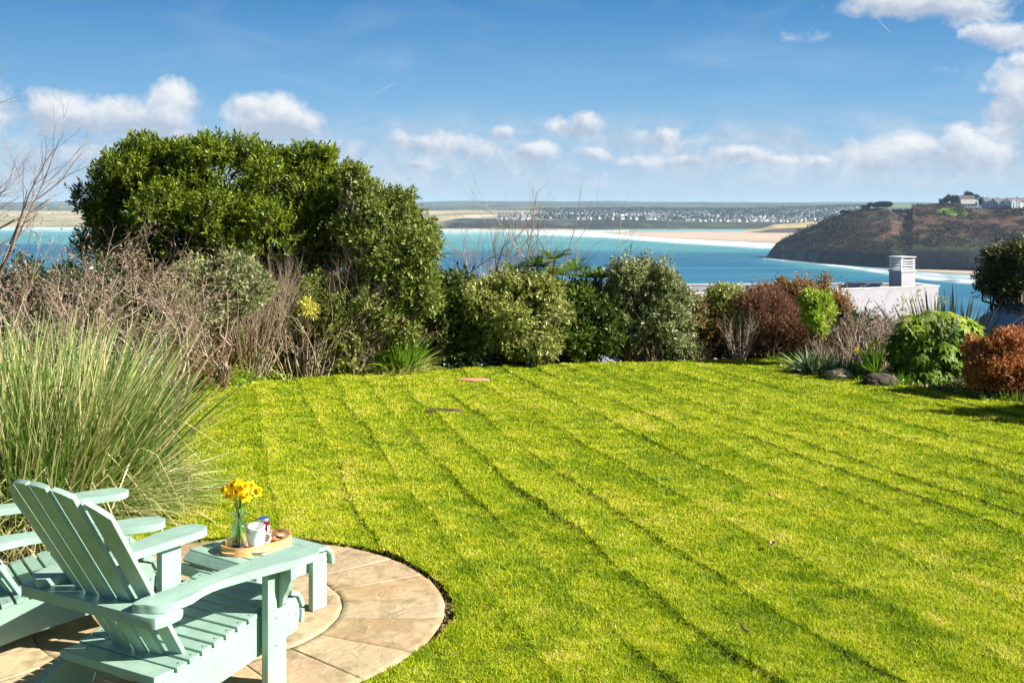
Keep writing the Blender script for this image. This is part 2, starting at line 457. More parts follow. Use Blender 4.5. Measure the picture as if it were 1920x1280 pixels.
for i, (hx, hy) in enumerate(heads):
    dd = vp.y + (-.03, -.045, .02, -.055, -.04, -.06, -.02, .05, .03, .04)[i]
    tp = P(hx, hy, dd)
    a = 2*math.pi*i/10
    ft = (vp.x+.02*math.cos(a), vp.y+.02*math.sin(a), ZT+.01)
    fc = Vector(((hx-452)/34+random.uniform(-.3,.3), -.55+random.uniform(-.5,.5)+(.9 if i in (7,2) else 0), .35+random.uniform(-.2,.3)))
    daffodil(i, tp, ft, fc)
# jam jar
jp = G(494, 1003, ZT)
jam = thing('jam_jar', 'dark red jam jar with a blue and silver lid standing on the tray', 'jar', (jp.x, jp.y, ZT))
m, nt, b = newmat('dark_red_jam'); b.inputs['Base Color'].default_value = (.13,.008,.015,1); b.inputs['Roughness'].default_value = .06; b.inputs['Coat Weight'].default_value = .6
bm = bmesh.new(); lathe(bm, [(0,0),(.030,0),(.0335,.004),(.034,.06),(.033,.070),(.029,.078),(.029,.082),(0,.082)], 28); link('jar_body', bm_mesh(bm, 'jar_body', True, 50), m, jam)
SILV = noisemat('silver_lid', [(.3,(.7,.7,.7)),(.7,(.8,.8,.8))], rough=.25, metal=.9)
BLUEL = noisemat('blue_lid_print', [(.3,(.03,.10,.32)),(.7,(.04,.13,.38))], rough=.3)
bm = bmesh.new(); lathe(bm, [(.031,.079),(.0335,.080),(.034,.090),(.032,.0935),(.027,.094),(0,.0935)], 28); ld = link('lid', bm_mesh(bm, 'lid', True, 50), SILV, jam)
bm = bmesh.new(); lathe(bm, [(.0275,.0943),(.0275,.0952),(0,.0952)], 28); link('lid_print', bm_mesh(bm, 'lid_print', True, 50), BLUEL, ld)
PAPER = noisemat('cream_paper_label', [(.3,(.72,.70,.64)),(.7,(.8,.78,.72))], rough=.6)
bm = bmesh.new()
for j in range(9):
    a0 = R(-40+j*13); a1 = a0+R(14)
    vs = [bm.verts.new((.0345*math.cos(a), .0345*math.sin(a), z)) for a, z in ((a0,.014),(a1,.014),(a1,.056),(a0,.056))]
    bm.faces.new(vs)
bmesh.ops.remove_doubles(bm, verts=bm.verts, dist=1e-4)
link('jar_label', bm_mesh(bm, 'jar_label', True), PAPER, jam)
# cups
CHINA = noisemat('white_china', [(.3,(.80,.80,.79)),(.7,(.83,.83,.82))], rough=.12, spec=.5)
cp = G(480, 1033, ZT)
def cup(name, label, loc, rot, sc_=1.0):
    t = thing(name, label, 'cup', loc, rot, 'white china on the tray')
    bm = bmesh.new(); lathe(bm, [(r*sc_, z*sc_) for r, z in [(0,.002),(.024,.002),(.025,0),(.028,.0),(.029,.006),(.036,.03),(.041,.055),(.0435,.083),(.0445,.084),(.0425,.0845),(.039,.056),(.034,.032),(.026,.009),(0,.006)]], 32)
    bd = link('cup_body', bm_mesh(bm, 'cup_body', True, 60), CHINA, t)
    bm = bmesh.new(); tube_bm(bm, [Vector((x*sc_, 0, z*sc_)) for x, z in [(.040,.070),(.052,.074),(.064,.066),(.066,.050),(.058,.034),(.036,.028)]], .0052*sc_, 8)
    link('handle', bm_mesh(bm, 'handle', True), CHINA, t)
    return t
c1 = cup('cup', 'white china cup on a saucer, the lower cup of the stack on the tray', (cp.x, cp.y, ZT+.006), R(15), 1.12)
c2 = cup('cup', 'white china cup tilted inside the other cup on the tray', (cp.x+.0, cp.y, ZT+.052), R(20), 1.0)
c2.rotation_euler = (R(-4), R(-12), R(130))
sr = thing('saucer', 'small white saucer under the stacked cups on the tray', 'saucer', (cp.x+.012, cp.y, ZT), 0, 'white china on the tray')
bm = bmesh.new(); lathe(bm, [(0,.001),(.026,.0),(.036,.002),(.056,.010),(.058,.012),(.055,.0125),(.036,.005),(0,.004)], 36); link('saucer_dish', bm_mesh(bm, 'saucer_dish', True, 60), CHINA, sr)
# biscuit packet
FILM = glassmat('clear_film', (.95,.93,.93), .12)
BISC = noisemat('baked_biscuit', [(.3,(.42,.20,.06)),(.5,(.58,.32,.12)),(.7,(.70,.46,.22))], scale=60, rough=.8, bump=.5, bscale=140)
bp_ = G(521, 1012, ZT)
pk = thing('biscuit_packet', 'clear packet of biscuits lying at the right end of the tray', 'packet', (bp_.x, bp_.y, ZT), R(50))
bm = bmesh.new(); g = bmesh.ops.create_icosphere(bm, subdivisions=4, radius=1)
for v in bm.verts:
    p = v.co.copy(); k = 1+.16*mn.noise(p*2.3+Vector((3,1,2)))+.08*mn.noise(p*7)
    v.co = Vector((p.x*.070*k, p.y*.045*k, max(.0, .028+p.z*.030*k)))
link('film_wrapper', bm_mesh(bm, 'film_wrapper', True), FILM, pk)
for q, (x, y, z, tx) in enumerate([(-.022,0,.014,.2),(.02,.006,.014,-.2),(-.004,-.006,.028,.3)]):
    bm = bmesh.new(); bmesh.ops.create_icosphere(bm, subdivisions=3, radius=1)
    M = Matrix.Translation((x,y,z)) @ Matrix.Rotation(tx, 4, 'Y')
    for v in bm.verts:
        k = 1+.12*mn.noise(v.co*3+Vector((q*5,0,0))); v.co = M @ Vector((v.co.x*.028*k, v.co.y*.026*k, v.co.z*.009*k))
    link('biscuit', bm_mesh(bm, 'biscuit', True), BISC, pk)
m, nt, b = newmat('purple_foil'); b.inputs['Base Color'].default_value = (.035,.02,.14,1); b.inputs['Metallic'].default_value = .5; b.inputs['Roughness'].default_value = .3
m2, nt, b = newmat('dark_red_foil'); b.inputs['Base Color'].default_value = (.22,.01,.03,1); b.inputs['Metallic'].default_value = .5; b.inputs['Roughness'].default_value = .3
for q, (px, py, a, mt, lab) in enumerate([(447,1023,.5,m,'dark purple foil sachet lying behind, nearest the vase'), (459,1029,1.1,m,'purple foil sachet lying against the cup'), (463,1036,.3,m2,'small dark red sachet at the foot of the cup')]):
    w = G(px, py, ZT)
    bm = bmesh.new(); bmesh.ops.create_grid(bm, x_segments=12, y_segments=8, size=1)
    for v in bm.verts:
        e = max(abs(v.co.x), abs(v.co.y)); v.co = Vector((v.co.x*.032, v.co.y*.022, .004+.006*(1-e**4)*(1 if True else 0)+.0012*mn.noise(v.co*6)))
    r = bmesh.ops.extrude_face_region(bm, geom=bm.faces[:])
    for v in [x for x in r['geom'] if isinstance(x, bmesh.types.BMVert)]: v.co.z = .001
    tag(link('foil_sachet', bm_mesh(bm, 'foil_sachet', True, 50), mt, None, (w.x, w.y, ZT)), lab, 'sachet', 'foil sachets on the tray').rotation_euler = (0,0,a)
# ------------------------------------------------------------------ numpy noise
def _h(ix, iy, s):
    n = (ix.astype(np.int64)*374761393 + iy.astype(np.int64)*668265263 + s*974711) & 0x7fffffff
    n = ((n ^ (n >> 13))*1274126177) & 0x7fffffff
    return ((n ^ (n >> 16)) & 0xffff)/65535.0
def vn(x, y, s=0):
    x = np.asarray(x, float); y = np.asarray(y, float)
    ix, iy = np.floor(x), np.floor(y); fx, fy = x-ix, y-iy
    fx = fx*fx*(3-2*fx); fy = fy*fy*(3-2*fy)
    a, b, c, d = _h(ix,iy,s), _h(ix+1,iy,s), _h(ix,iy+1,s), _h(ix+1,iy+1,s)
    return (a*(1-fx)+b*fx)*(1-fy)+(c*(1-fx)+d*fx)*fy
def fbm(x, y, s=0, o=4):
    r = 0; a = .5
    for k in range(o):
        r = r + a*(vn(x*2**k, y*2**k, s+k)-.5)*2; a *= .5
    return r
# ------------------------------------------------------------------ garden terrain
ED = np.array([(-9,11.5),(-5,12.2),(-4.1,12.6),(-2.6,13.75),(-1.1,14.5),(0,14.95),(1.65,15.33),(2.9,15.5),(3.8,15.45),(5.5,15.2),(9,14.6),(14,14)])
def yedge(x): return np.interp(x, ED[:,0], ED[:,1])
def tz(x, y):
    x = np.asarray(x, float); y = np.asarray(y, float)
    e = np.maximum(y - yedge(x) - .1, 0)
    st = np.interp(x, [3, 8], [.55, .19])
    drop = np.where(e < 8, e*st*np.clip(e/1.2, 0, 1), 8*st + (e-8)*.50)
    side = np.maximum(np.abs(x)-16, 0)*.10
    return -.035 - drop - side*np.clip(e/6, 0, 1) + .03*fbm(x*.7, y*.7, 5)*np.clip(e+.4, 0, 1)
def tzf(x, y): return float(tz(x, y))
SOIL = noisemat('garden_soil', [(.3,(.035,.022,.013)),(.5,(.075,.05,.03)),(.72,(.15,.11,.07))], scale=9, rough=.95, bump=.9, bscale=30, dist=.03)
xs = np.concatenate([np.linspace(-400,-30,20), np.arange(-28,-12,1.0), np.arange(-12,14,.2), np.arange(14,30,1.0), np.linspace(32,420,20)])
ys = np.concatenate([np.linspace(-60,-2,12), np.arange(0,20,.2), np.arange(20,45,1.0), np.linspace(46,420,60)])
X, Y = np.meshgrid(xs, ys)
Z = np.maximum(tz(X, Y) , -75)
nx, ny = len(xs), len(ys)
V = np.stack([X, Y, Z], -1).reshape(-1,3)
ii = (np.arange(ny-1)[:,None]*nx + np.arange(nx-1)[None,:]).ravel()
Fq = np.stack([ii, ii+1, ii+nx+1, ii+nx], 1)
gm = npmesh('ground', V, Fq, smooth=True)
tag(link('ground', gm, SOIL), kind='structure')

# ------------------------------------------------------------------ lawn
from_px = lambda L: np.array([[G(a, b).x, G(a, b).y] for a, b in L])
lawn_poly = from_px([(352,742),(400,733),(500,714),(640,704),(800,696),(960,687.5),(1100,682),(1200,680),(1350,677),(1440,675),(1485,678),(1478,690),(1530,704),(1600,713),(1680,722),(1750,733),(1835,749),(1920,759)]).tolist() \
    + [[8.2,11.6],[10.5,9],[10.5,2.2],[-6.5,2.2],[-6.5,5.6],[-3.3,5.9],[-2.95,6.35],[-2.75,6.9],[-2.55,7.6]] + from_px([(335,945),(350,900),(335,830),(340,770)]).tolist()
lawn_poly = np.array(lawn_poly)
def inside(poly, x, y):
    r = np.zeros(np.shape(x), bool); n = len(poly)
    for i in range(n):
        x0, y0 = poly[i]; x1, y1 = poly[(i+1)%n]
        if y0 == y1: continue
        c = ((y0 > y) != (y1 > y)) & (x < (x1-x0)*(y-y0)/(y1-y0)+x0)
        r ^= c
    return r
PC, PR = np.array([-1.6445, 5.9166]), 1.2976
def ring_r(x, y):   # ragged edge of turf round the patio
    a = np.arctan2(y-PC[1], x-PC[0])
    bare = np.exp(-((a+.05)/.36)**2)*.050 + np.exp(-((a+.80)/.2)**2)*.03 + np.exp(-((a-1.0)/.5)**2)*.02
    return PR + .003 + bare*(1+.6*fbm(a*9, a*0+3, 8, 3)) + .015*fbm(a*22, a*0, 9, 3)
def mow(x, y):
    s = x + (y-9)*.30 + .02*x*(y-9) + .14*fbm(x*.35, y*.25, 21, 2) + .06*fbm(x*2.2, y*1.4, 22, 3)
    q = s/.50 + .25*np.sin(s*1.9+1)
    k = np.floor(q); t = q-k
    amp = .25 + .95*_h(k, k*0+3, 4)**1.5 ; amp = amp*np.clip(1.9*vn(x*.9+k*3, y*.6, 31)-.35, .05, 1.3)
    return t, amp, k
def lawn_h(x, y):
    t, amp, k = mow(x, y)
    step = np.where(t < .955, 1-t/.955, (t-.955)/.045)
    return .031*amp*(step-.5) + .012*fbm(x*1.3, y*1.3, 40, 4) + .014*fbm(x*7, y*7, 41, 3)
gx = np.arange(-6.6, 10.6, .04); gy = np.arange(2.1, 15.9, .04)
X, Y = np.meshgrid(gx, gy)
patch = [(G(888,714).x, G(888,714).y, .22, .14), (G(832,773.5).x, G(832,773.5).y, .19, .13)]
def patch_d(x, y):
    d = np.full(np.shape(x), 9.0)
    for a, b, rx, ry in patch: d = np.minimum(d, np.hypot((x-a)/rx, (y-b)/ry))
    return d
def lawn_mask(x, y):
    m = inside(lawn_poly, x + .05*fbm(x*3, y*3, 60, 3), y + .05*fbm(x*3, y*3, 61, 3))
    m &= np.hypot(x-PC[0], y-PC[1]) > ring_r(x, y)
    return m
IN = lawn_mask(X, Y)
Z = np.where(IN, .012 + lawn_h(X, Y), -.06)
Z = np.where((patch_d(X, Y) < 1), -.012, Z)
keep = IN.copy()
keep[1:] |= IN[:-1]; keep[:-1] |= IN[1:]; keep[:,1:] |= IN[:,:-1]; keep[:,:-1] |= IN[:,1:]
nx, ny = len(gx), len(gy)
ii = (np.arange(ny-1)[:,None]*nx + np.arange(nx-1)[None,:])
fk = (keep[:-1,:-1] & keep[1:,:-1] & keep[:-1,1:] & keep[1:,1:]).ravel(); ii = ii.ravel()[fk]
Fq = np.stack([ii, ii+1, ii+nx+1, ii+nx], 1)
u, inv = np.unique(Fq, return_inverse=True); V = np.stack([X, Y, Z], -1).reshape(-1,3)[u]; Fq = inv.reshape(Fq.shape)
TURF = noisemat('turf_thatch', [(.35,(.07,.10,.010)),(.5,(.15,.19,.014)),(.68,(.28,.27,.06))], scale=16, rough=.95, bump=.8, bscale=60, dist=.015, spec=.1)
tag(link('lawn', npmesh('lawn', V, Fq, smooth=True), TURF), kind='structure')

GRASS = leafmat('lawn_grass', [(0,(.14,.25,.008)),(.28,(.34,.46,.010)),(.52,(.52,.60,.012)),(.78,(.71,.68,.05)),(1,(.82,.71,.26))], rough=.5, transl=.42, spec=.25)
def blades_on_lawn():
    N = 1800000
    yy = 4.6*np.exp(rng.random(N)*math.log(15.9/4.6))            # density ~ 1/y^2
    xx = (rng.random(N)-.5)*(yy*1.02+3.4)+.3
    m = lawn_mask(xx, yy) & (patch_d(xx, yy) > 1+.2*fbm(xx*9, yy*9, 3, 2))
    xx, yy = xx[m], yy[m]
    # thin parts and tufts
    thin = fbm(xx*2.2, yy*2.2, 70, 4)
    k = rng.random(len(xx)) < np.clip(.92+.45*thin, .5, 1)
    xx, yy, thin = xx[k], yy[k], thin[k]
    t, amp, kk = mow(xx, yy)
    n = len(xx)
    sc_ = np.clip(yy/5.2, .9, 3.2)
    L = .014+.014*rng.random(n) + .010*np.clip(fbm(xx*3.5, yy*3.5, 71, 3), 0, 1)
    tuft = fbm(xx*14, yy*14, 75, 2)
    L *= (1+.55*tuft)*np.where(t > .9, 1.2, 1.0)*(1+.15*np.minimum(sc_-1, 1))
    W = (.0036+.0026*rng.random(n))*sc_
    az = rng.random(n)*2*math.pi; tilt = .35+.95*rng.random(n)
    D = np.stack([np.cos(az)*np.sin(tilt), np.sin(az)*np.sin(tilt), np.cos(tilt)], 1)
    stripe = np.where((kk % 2) == 0, 1, -1)*.22
    D[:,0] -= -.12 + .30*stripe*.3; D[:,1] += stripe
    D = unit(D)
    S = unit(np.cross(D, rdir(n)))
    z = .010 + lawn_h(xx, yy)
    B = np.stack([xx, yy, z], 1)
    V = np.stack([B-S*W[:,None]*.5, B+S*W[:,None]*.5, B+D*L[:,None]], 1).reshape(-1,3)
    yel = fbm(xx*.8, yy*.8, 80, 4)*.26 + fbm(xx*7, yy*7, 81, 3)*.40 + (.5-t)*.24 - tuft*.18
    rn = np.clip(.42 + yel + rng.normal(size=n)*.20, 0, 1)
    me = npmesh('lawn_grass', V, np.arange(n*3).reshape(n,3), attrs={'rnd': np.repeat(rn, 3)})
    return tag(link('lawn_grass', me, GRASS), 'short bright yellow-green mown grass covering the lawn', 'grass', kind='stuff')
blades_on_lawn()
# bare stone and bare soil showing in the lawn
STONE_R = noisemat('terracotta_stone', [(.3,(.42,.20,.10)),(.7,(.58,.33,.20))], scale=12, rough=.85, bump=.4)
def slab(name, label, cat, c, rx, ry, mat, z0, z1):
    bm = bmesh.new()
    o = [((rx*(1+.12*mn.noise(Vector((math.cos(a),math.sin(a),c[0]))*2)))*math.cos(a), (ry*(1+.1*mn.noise(Vector((math.cos(a),math.sin(a),5))*2)))*math.sin(a)) for a in [2*math.pi*i/40 for i in range(40)]]
    prism(bm, o, z0, z1, bev=.004)
    return tag(link(name, bm_mesh(bm, name, True, 40), mat, None, (c[0], c[1], 0)), label, cat)
slab('stepping_stone', 'flat reddish stone sunk in the grass near the far edge of the lawn', 'stone', patch[0][:2], .195, .115, STONE_R, -.03, .022)
tag(slab('bare_soil_patch', None, None, patch[1][:2], .20, .135, SOIL, -.04, .022), kind='structure')

# ------------------------------------------------------------------ patio: circle of riven sandstone
def sandstone():
    m, nt, b = newmat('riven_sandstone')
    at_ = nd(nt, 'ShaderNodeAttribute', attribute_name='rnd'); tc = nd(nt, 'ShaderNodeTexCoord')
    base = ramp(nt, [(0,(.35,.25,.145)),(.2,(.47,.33,.17)),(.4,(.42,.29,.19)),(.6,(.51,.40,.24)),(.8,(.40,.30,.20)),(1,(.52,.38,.20))], at_.outputs['Fac']).outputs[0]
    n1 = nd(nt, 'ShaderNodeTexNoise', Scale=3.5, Detail=8.0, Distortion=.6); nt.links.new(tc.outputs['Object'], n1.inputs['Vector'])
    col = mixc(nt, base, (.56,.43,.26), ramp(nt, [(.48,(0,0,0)),(.62,(.75,.75,.75))], n1.outputs[0]).outputs[0])
    n2 = nd(nt, 'ShaderNodeTexNoise', Scale=7.0, Detail=6.0); nt.links.new(tc.outputs['Object'], n2.inputs['Vector'])
    col = mixc(nt, col, (.22,.18,.09), ramp(nt, [(.53,(0,0,0)),(.66,(.6,.6,.6))], n2.outputs[0]).outputs[0])
    n3 = nd(nt, 'ShaderNodeTexNoise', Scale=45.0, Detail=4.0); nt.links.new(tc.outputs['Object'], n3.inputs['Vector'])
    col = mixc(nt, col, (.16,.11,.07), ramp(nt, [(.66,(0,0,0)),(.72,(.6,.6,.6))], n3.outputs[0]).outputs[0])
    nt.links.new(col, b.inputs['Base Color']); b.inputs['Roughness'].default_value = .8; b.inputs['Specular IOR Level'].default_value = .25
    n4 = nd(nt, 'ShaderNodeTexNoise', Scale=9.0, Detail=8.0, Distortion=1.2); nt.links.new(tc.outputs['Object'], n4.inputs['Vector'])
    bp = nd(nt, 'ShaderNodeBump', Strength=.8, Distance=.014); nt.links.new(n4.outputs[0], bp.inputs['Height']); nt.links.new(bp.outputs[0], b.inputs['Normal'])
    return m
SAND = sandstone()
V, Fa, A = [], [], []
def flag(poly_fn, nu, nv, rnd):
    """poly_fn(u,v)->(x,y): one riven slab with a soft raised top and dropped rim"""
    b0 = len(V)
    for j in range(nv+1):
        for i in range(nu+1):
            u = 0 if i == 0 else 1 if i == nu else .012+.976*(i-1)/(nu-2)
            v = 0 if j == 0 else 1 if j == nv else .012+.976*(j-1)/(nv-2)
            x, y = poly_fn(u, v)
            rim = i in (0, nu) or j in (0, nv)
            z = .002+.003*mn.noise(Vector((x*2.5, y*2.5, rnd*9))) + .0016*mn.noise(Vector((x*11, y*11, rnd))) + (rnd-.5)*.002
            V.append((x, y, z - (.007 if rim else 0) + (x-PC[0])*.004*math.sin(rnd*40) + (y-PC[1])*.004*math.cos(rnd*57))); A.append(rnd)
    w = nu+1
    for j in range(nv):
        for i in range(nu):
            a = b0+j*w+i; Fa.append((a, a+1, a+w+1, a+w))
def ringflags(r0, r1, n, off, jit):
    cuts = [off + 2*math.pi*(i+random.uniform(-jit, jit))/n for i in range(n)]
    for i in range(n):
        a0, a1 = cuts[i], cuts[(i+1)%n] + (2*math.pi if i == n-1 else 0)
        tilt0, tilt1 = .05*math.sin(i*2.3), .05*math.sin((i+1)*2.3)
        if i == n-1: tilt1 = .05*math.sin(0)
        rnd = random.random()
        g = .003
        ri, ro = r0+g/2, r1-g/2
        def fn(u, v, a0=a0, a1=a1, t0=tilt0, t1=tilt1, ri=ri, ro=ro, rnd=rnd):
            r = ri+(ro-ri)*v
            A0 = a0+t0*(v-.5)+g/2/r; A1 = a1+t1*(v-.5)-g/2/r
            a = A0+(A1-A0)*u
            wob = .012*mn.noise(Vector((a*5, 0, 2)))*(1 if ri < .9 and v > .5 or ri > .7 and v < .5 else .2) + .004*mn.noise(Vector((a*14, v*3, 2)))
            return PC[0]+(r+wob)*math.cos(a), PC[1]+(r+wob)*math.sin(a)
        flag(fn, 26, 18, rnd)
ringflags(.76, PR, 21, .19, .10)
ringflags(.30, .76, 11, .35, .12)
ringflags(.02, .30, 5, .1, .1)
me = npmesh('patio', np.array(V), np.array(Fa), smooth=True, attrs={'rnd': np.array(A)})
tag(link('patio', me, SAND), kind='structure')
JOINT = noisemat('mossy_joint', [(.4,(.06,.045,.025)),(.52,(.17,.17,.03)),(.65,(.20,.16,.08))], scale=9, rough=.95, bump=.5)
bm = bmesh.new(); bmesh.ops.create_circle(bm, cap_ends=True, segments=96, radius=PR-.004)
tag(link('patio_joints', bm_mesh(bm, 'patio_joints'), JOINT, None, (PC[0], PC[1], -.0055)), kind='structure')
# dead leaves and crumbs of soil along the patio edge
n = 2600
a = rng.normal(-.35, .75, n); r = ring_r(PC[0]+np.cos(a), PC[1]+np.sin(a)) - np.abs(rng.normal(0, .045, n)); r = np.where(r < PR, r+ .03, r)
C = np.stack([PC[0]+r*np.cos(a), PC[1]+r*np.sin(a), -.03+.022*rng.random(n)], 1)
LIT = leafmat('leaf_litter', [(0,(.10,.06,.03)),(.5,(.27,.18,.09)),(1,(.48,.36,.2))], transl=.1)
Ax = rdir(n); Ax[:,2] = np.abs(Ax[:,2])*.4
tag(link('patio_edge_litter', leaves_mesh('patio_edge_litter', C, unit(Ax), rdir(n), .014+.016*rng.random(n), .006, rng.random(n)), LIT), 'brown dead grass and crumbs along the patio edge', 'leaf litter', kind='stuff')
# scattered dead leaves and daisies on the lawn
for i, (px, py, L) in enumerate([(1447,1021,.05),(1393,1180,.09),(652,940,.035),(790,828,.03)]):
    p = G(px, py, .04)
    bm = bmesh.new(); bmesh.ops.create_grid(bm, x_segments=6, y_segments=4, size=1)
    for v in bm.verts:
        u = v.co.x; v.co = Vector((u*L*.5, v.co.y*L*(.3 if i != 1 else .05)*(1-u*u*.9), .012*u*u+.006*v.co.y**2*2))
    r = bmesh.ops.extrude_face_region(bm, geom=bm.faces[:])
    for v in [x for x in r['geom'] if isinstance(x, bmesh.types.BMVert)]: v.co.z += .0015
    lab = ['pinkish fallen leaf lying in the middle of the lawn', 'pale straw stalk lying on the near lawn', 'small pale leaf on the lawn near the tall grass clump', 'tiny pale leaf on the lawn below the bare soil patch'][i]
    o = tag(link('fallen_leaf' if i != 1 else 'straw_stalk', bm_mesh(bm, 'fallen_leaf', True), noisemat('dry_leaf', [(.3,(.38,.22,.15)),(.7,(.55,.42,.3))], scale=30), None, p), lab, 'leaf' if i != 1 else 'stalk')
    o.rotation_euler = (.3, -.2, .9+i)

# ------------------------------------------------------------------ vegetation generators
def px_lobes(d, lobes):
    out = []
    for L in lobes:
        dd = d + (L[4] if len(L) > 4 else 0)
        c = P(L[0], L[1], dd); out.append((c.x, c.y, c.z, L[2]*dd/F, (L[5] if len(L) > 5 else L[2]*.85*dd/F), L[3]*dd/F))
    return np.array(out)
def crown(lobes, base, nshoot, lps, LL, LW, up=.5, sub=9, subr=.36, shootL=None, droop=0, shell=.5, spread=.8, seed=0, inner=.25, spires=None):
    """foliage: big lobes carry smaller clumps, clumps carry shoots, shoots carry leaves"""
    g = np.random.default_rng(seed+100)
    cl = []
    for L in lobes:
        m = max(3, int(sub*(.6+.8*g.random())))
        d = g.normal(size=(m,3)); d = unit(d); d[:,2] = np.where(d[:,2] < -.6, -d[:,2], d[:,2])
        rr = (.62+.38*g.random(m))[:,None]
        c = L[:3] + d*L[3:6]*rr
        r = subr*(.6+.8*g.random(m))[:,None]*L[3:6][None]
        r = np.minimum(r, r.mean(1, keepdims=True)*1.3)
        cl.append(np.concatenate([c, r], 1))
        cl.append(np.concatenate([L[:3], L[3:6]*.75])[None])
    big = np.concatenate([[False]*(len(q)) if len(q) > 1 else [True] for q in cl]); cl = np.concatenate(cl)
    area = (cl[:,3]*cl[:,4]+cl[:,3]*cl[:,5]+cl[:,4]*cl[:,5])*np.where(big, .33, 1)
    area = area/area.sum()
    ci = g.choice(len(cl), nshoot, p=area)
    d = unit(g.normal(size=(nshoot,3)))
    r = 1-shell*g.random(nshoot)**1.6
    nz = np.array([1+.36*mn.noise(Vector((a*2.4+i*1.7, b*2.4, c*2.4))) for (a,b,c), i in zip(d[:], ci)]) if nshoot < 60000 else 1
    stray = g.random(nshoot) < .07
    r = np.where(stray, 1.05+.35*g.random(nshoot), r)
    o = cl[ci,:3] + d*cl[ci,3:6]*(r*nz)[:,None]
    zmin = base[2]+.02
    ok = o[:,2] > zmin
    o, d, ci = o[ok], d[ok], ci[ok]; n = len(o)
    ax = unit(d + np.array([0,0,up]) + g.normal(size=(n,3))*.35)
    sl = (shootL or LL*1.6)
    C, A, N, RN = [], [], [], []
    ref = unit(np.cross(ax, g.normal(size=(n,3)))); ref2 = np.cross(ax, ref)
    srn = g.random(n)*.5
    for j in range(lps):
        t = j/max(1, lps-1); an = j*2.4+g.random(n)*.8
        rad = np.cos(an)[:,None]*ref + np.sin(an)[:,None]*ref2
        a = unit(ax*(.35+.9*t) + rad*spread*(1.1-.5*t) + np.array([0,0,-droop]))
        C.append(o + ax*sl*t); A.append(a); N.append(unit(ax*.9 - rad*.4*t + g.normal(size=(n,3))*.25)); RN.append(np.clip(srn + g.random(n)*.5, 0, 1))
    if spires:
        m, sh = spires
        pr = np.exp((o[:,2]-o[:,2].max())*2.2); pi = g.choice(n, m, p=pr/pr.sum())
        for q in pi:
            L_ = sh*(.4+.9*g.random()); k_ = int(7+L_*34); tt = g.random(k_)**.8
            dx = g.normal()*.22; dy = g.normal()*.22; tt = tt[:,None]
            C.append(o[q]+np.hstack([dx*L_*tt, dy*L_*tt, L_*tt])); aa = g.normal(size=(k_,3))*.55+np.array([dx,dy,.75]); A.append(unit(aa)); N.append(unit(g.normal(size=(k_,3))+np.array([0,0,.3]))); RN.append(np.clip(.3+.7*g.random(k_), 0, 1))
    C, A, N, RN = map(np.concatenate, (C, A, N, RN))
    lm = LL*(.65+.6*g.random(len(C)))
    return (C, A, N, lm, lm*LW/LL, RN), cl, o
def limbs(base, cl, tips, r0, n_tip=250, seed=0, stems=1, spread=.12):
    g = np.random.default_rng(seed+5); S = []
    base = np.array(base, float)
    roots = [base + np.array([g.normal()*spread, g.normal()*spread, 0]) for _ in range(stems)]
    def path(p, q, ra, rb, n=4, wob=.035):
        L = np.linalg.norm(q-p); pts = [p]
        for i in range(1, n): pts.append(p+(q-p)*(i/n)+g.normal(size=3)*L*wob+np.array([0,0,.08*L*math.sin(math.pi*i/n)]))
        pts.append(q)
        for i in range(n):
            S.append((*pts[i], *pts[i+1], ra+(rb-ra)*i/n, ra+(rb-ra)*(i+1)/n))
        return pts
    ends = []
    for c in cl:
        rt = roots[g.integers(len(roots))]
        pts = path(rt, c[:3], r0*(.5 if stems > 1 else .8), r0*.22, 8)
        ends.append(c[:3])
    if len(tips):
        for i in g.choice(len(tips), min(n_tip, len(tips)), replace=False):
            t = tips[i]; e = min(ends, key=lambda q: ((q-t)**2).sum())
            path(e, t, r0*.16, max(.002, r0*.05), 3, .05)
    return S
def leafy(name, label, cat, base_px, d, lobes, nshoot, lps, LL, LW, lmat, bmat, r0=.05, group=None, stems=1, ntip=250, parts=('crown','trunk'), base=None, **kw):
    seed = kw.get('seed', 0)
    if base is None:
        b = P(base_px[0], base_px[1], d); b.z = tzf(b.x, b.y)
    else: b = Vector(base)
    Lb = px_lobes(d, lobes)
    lv, cl, tips = crown(Lb, b, nshoot, lps, LL, LW, **kw)
    o = thing(name, label, cat, b, 0, group)
    bo = np.array(b)
    link(parts[0], leaves_mesh(parts[0], lv[0]-bo, *lv[1:]), lmat, o)
    S = np.array(limbs(bo, cl, tips, r0, ntip, seed, stems)); S[:,0:3] -= bo; S[:,3:6] -= bo
    link(parts[1], segs_mesh(parts[1], S), bmat, o)
    return o
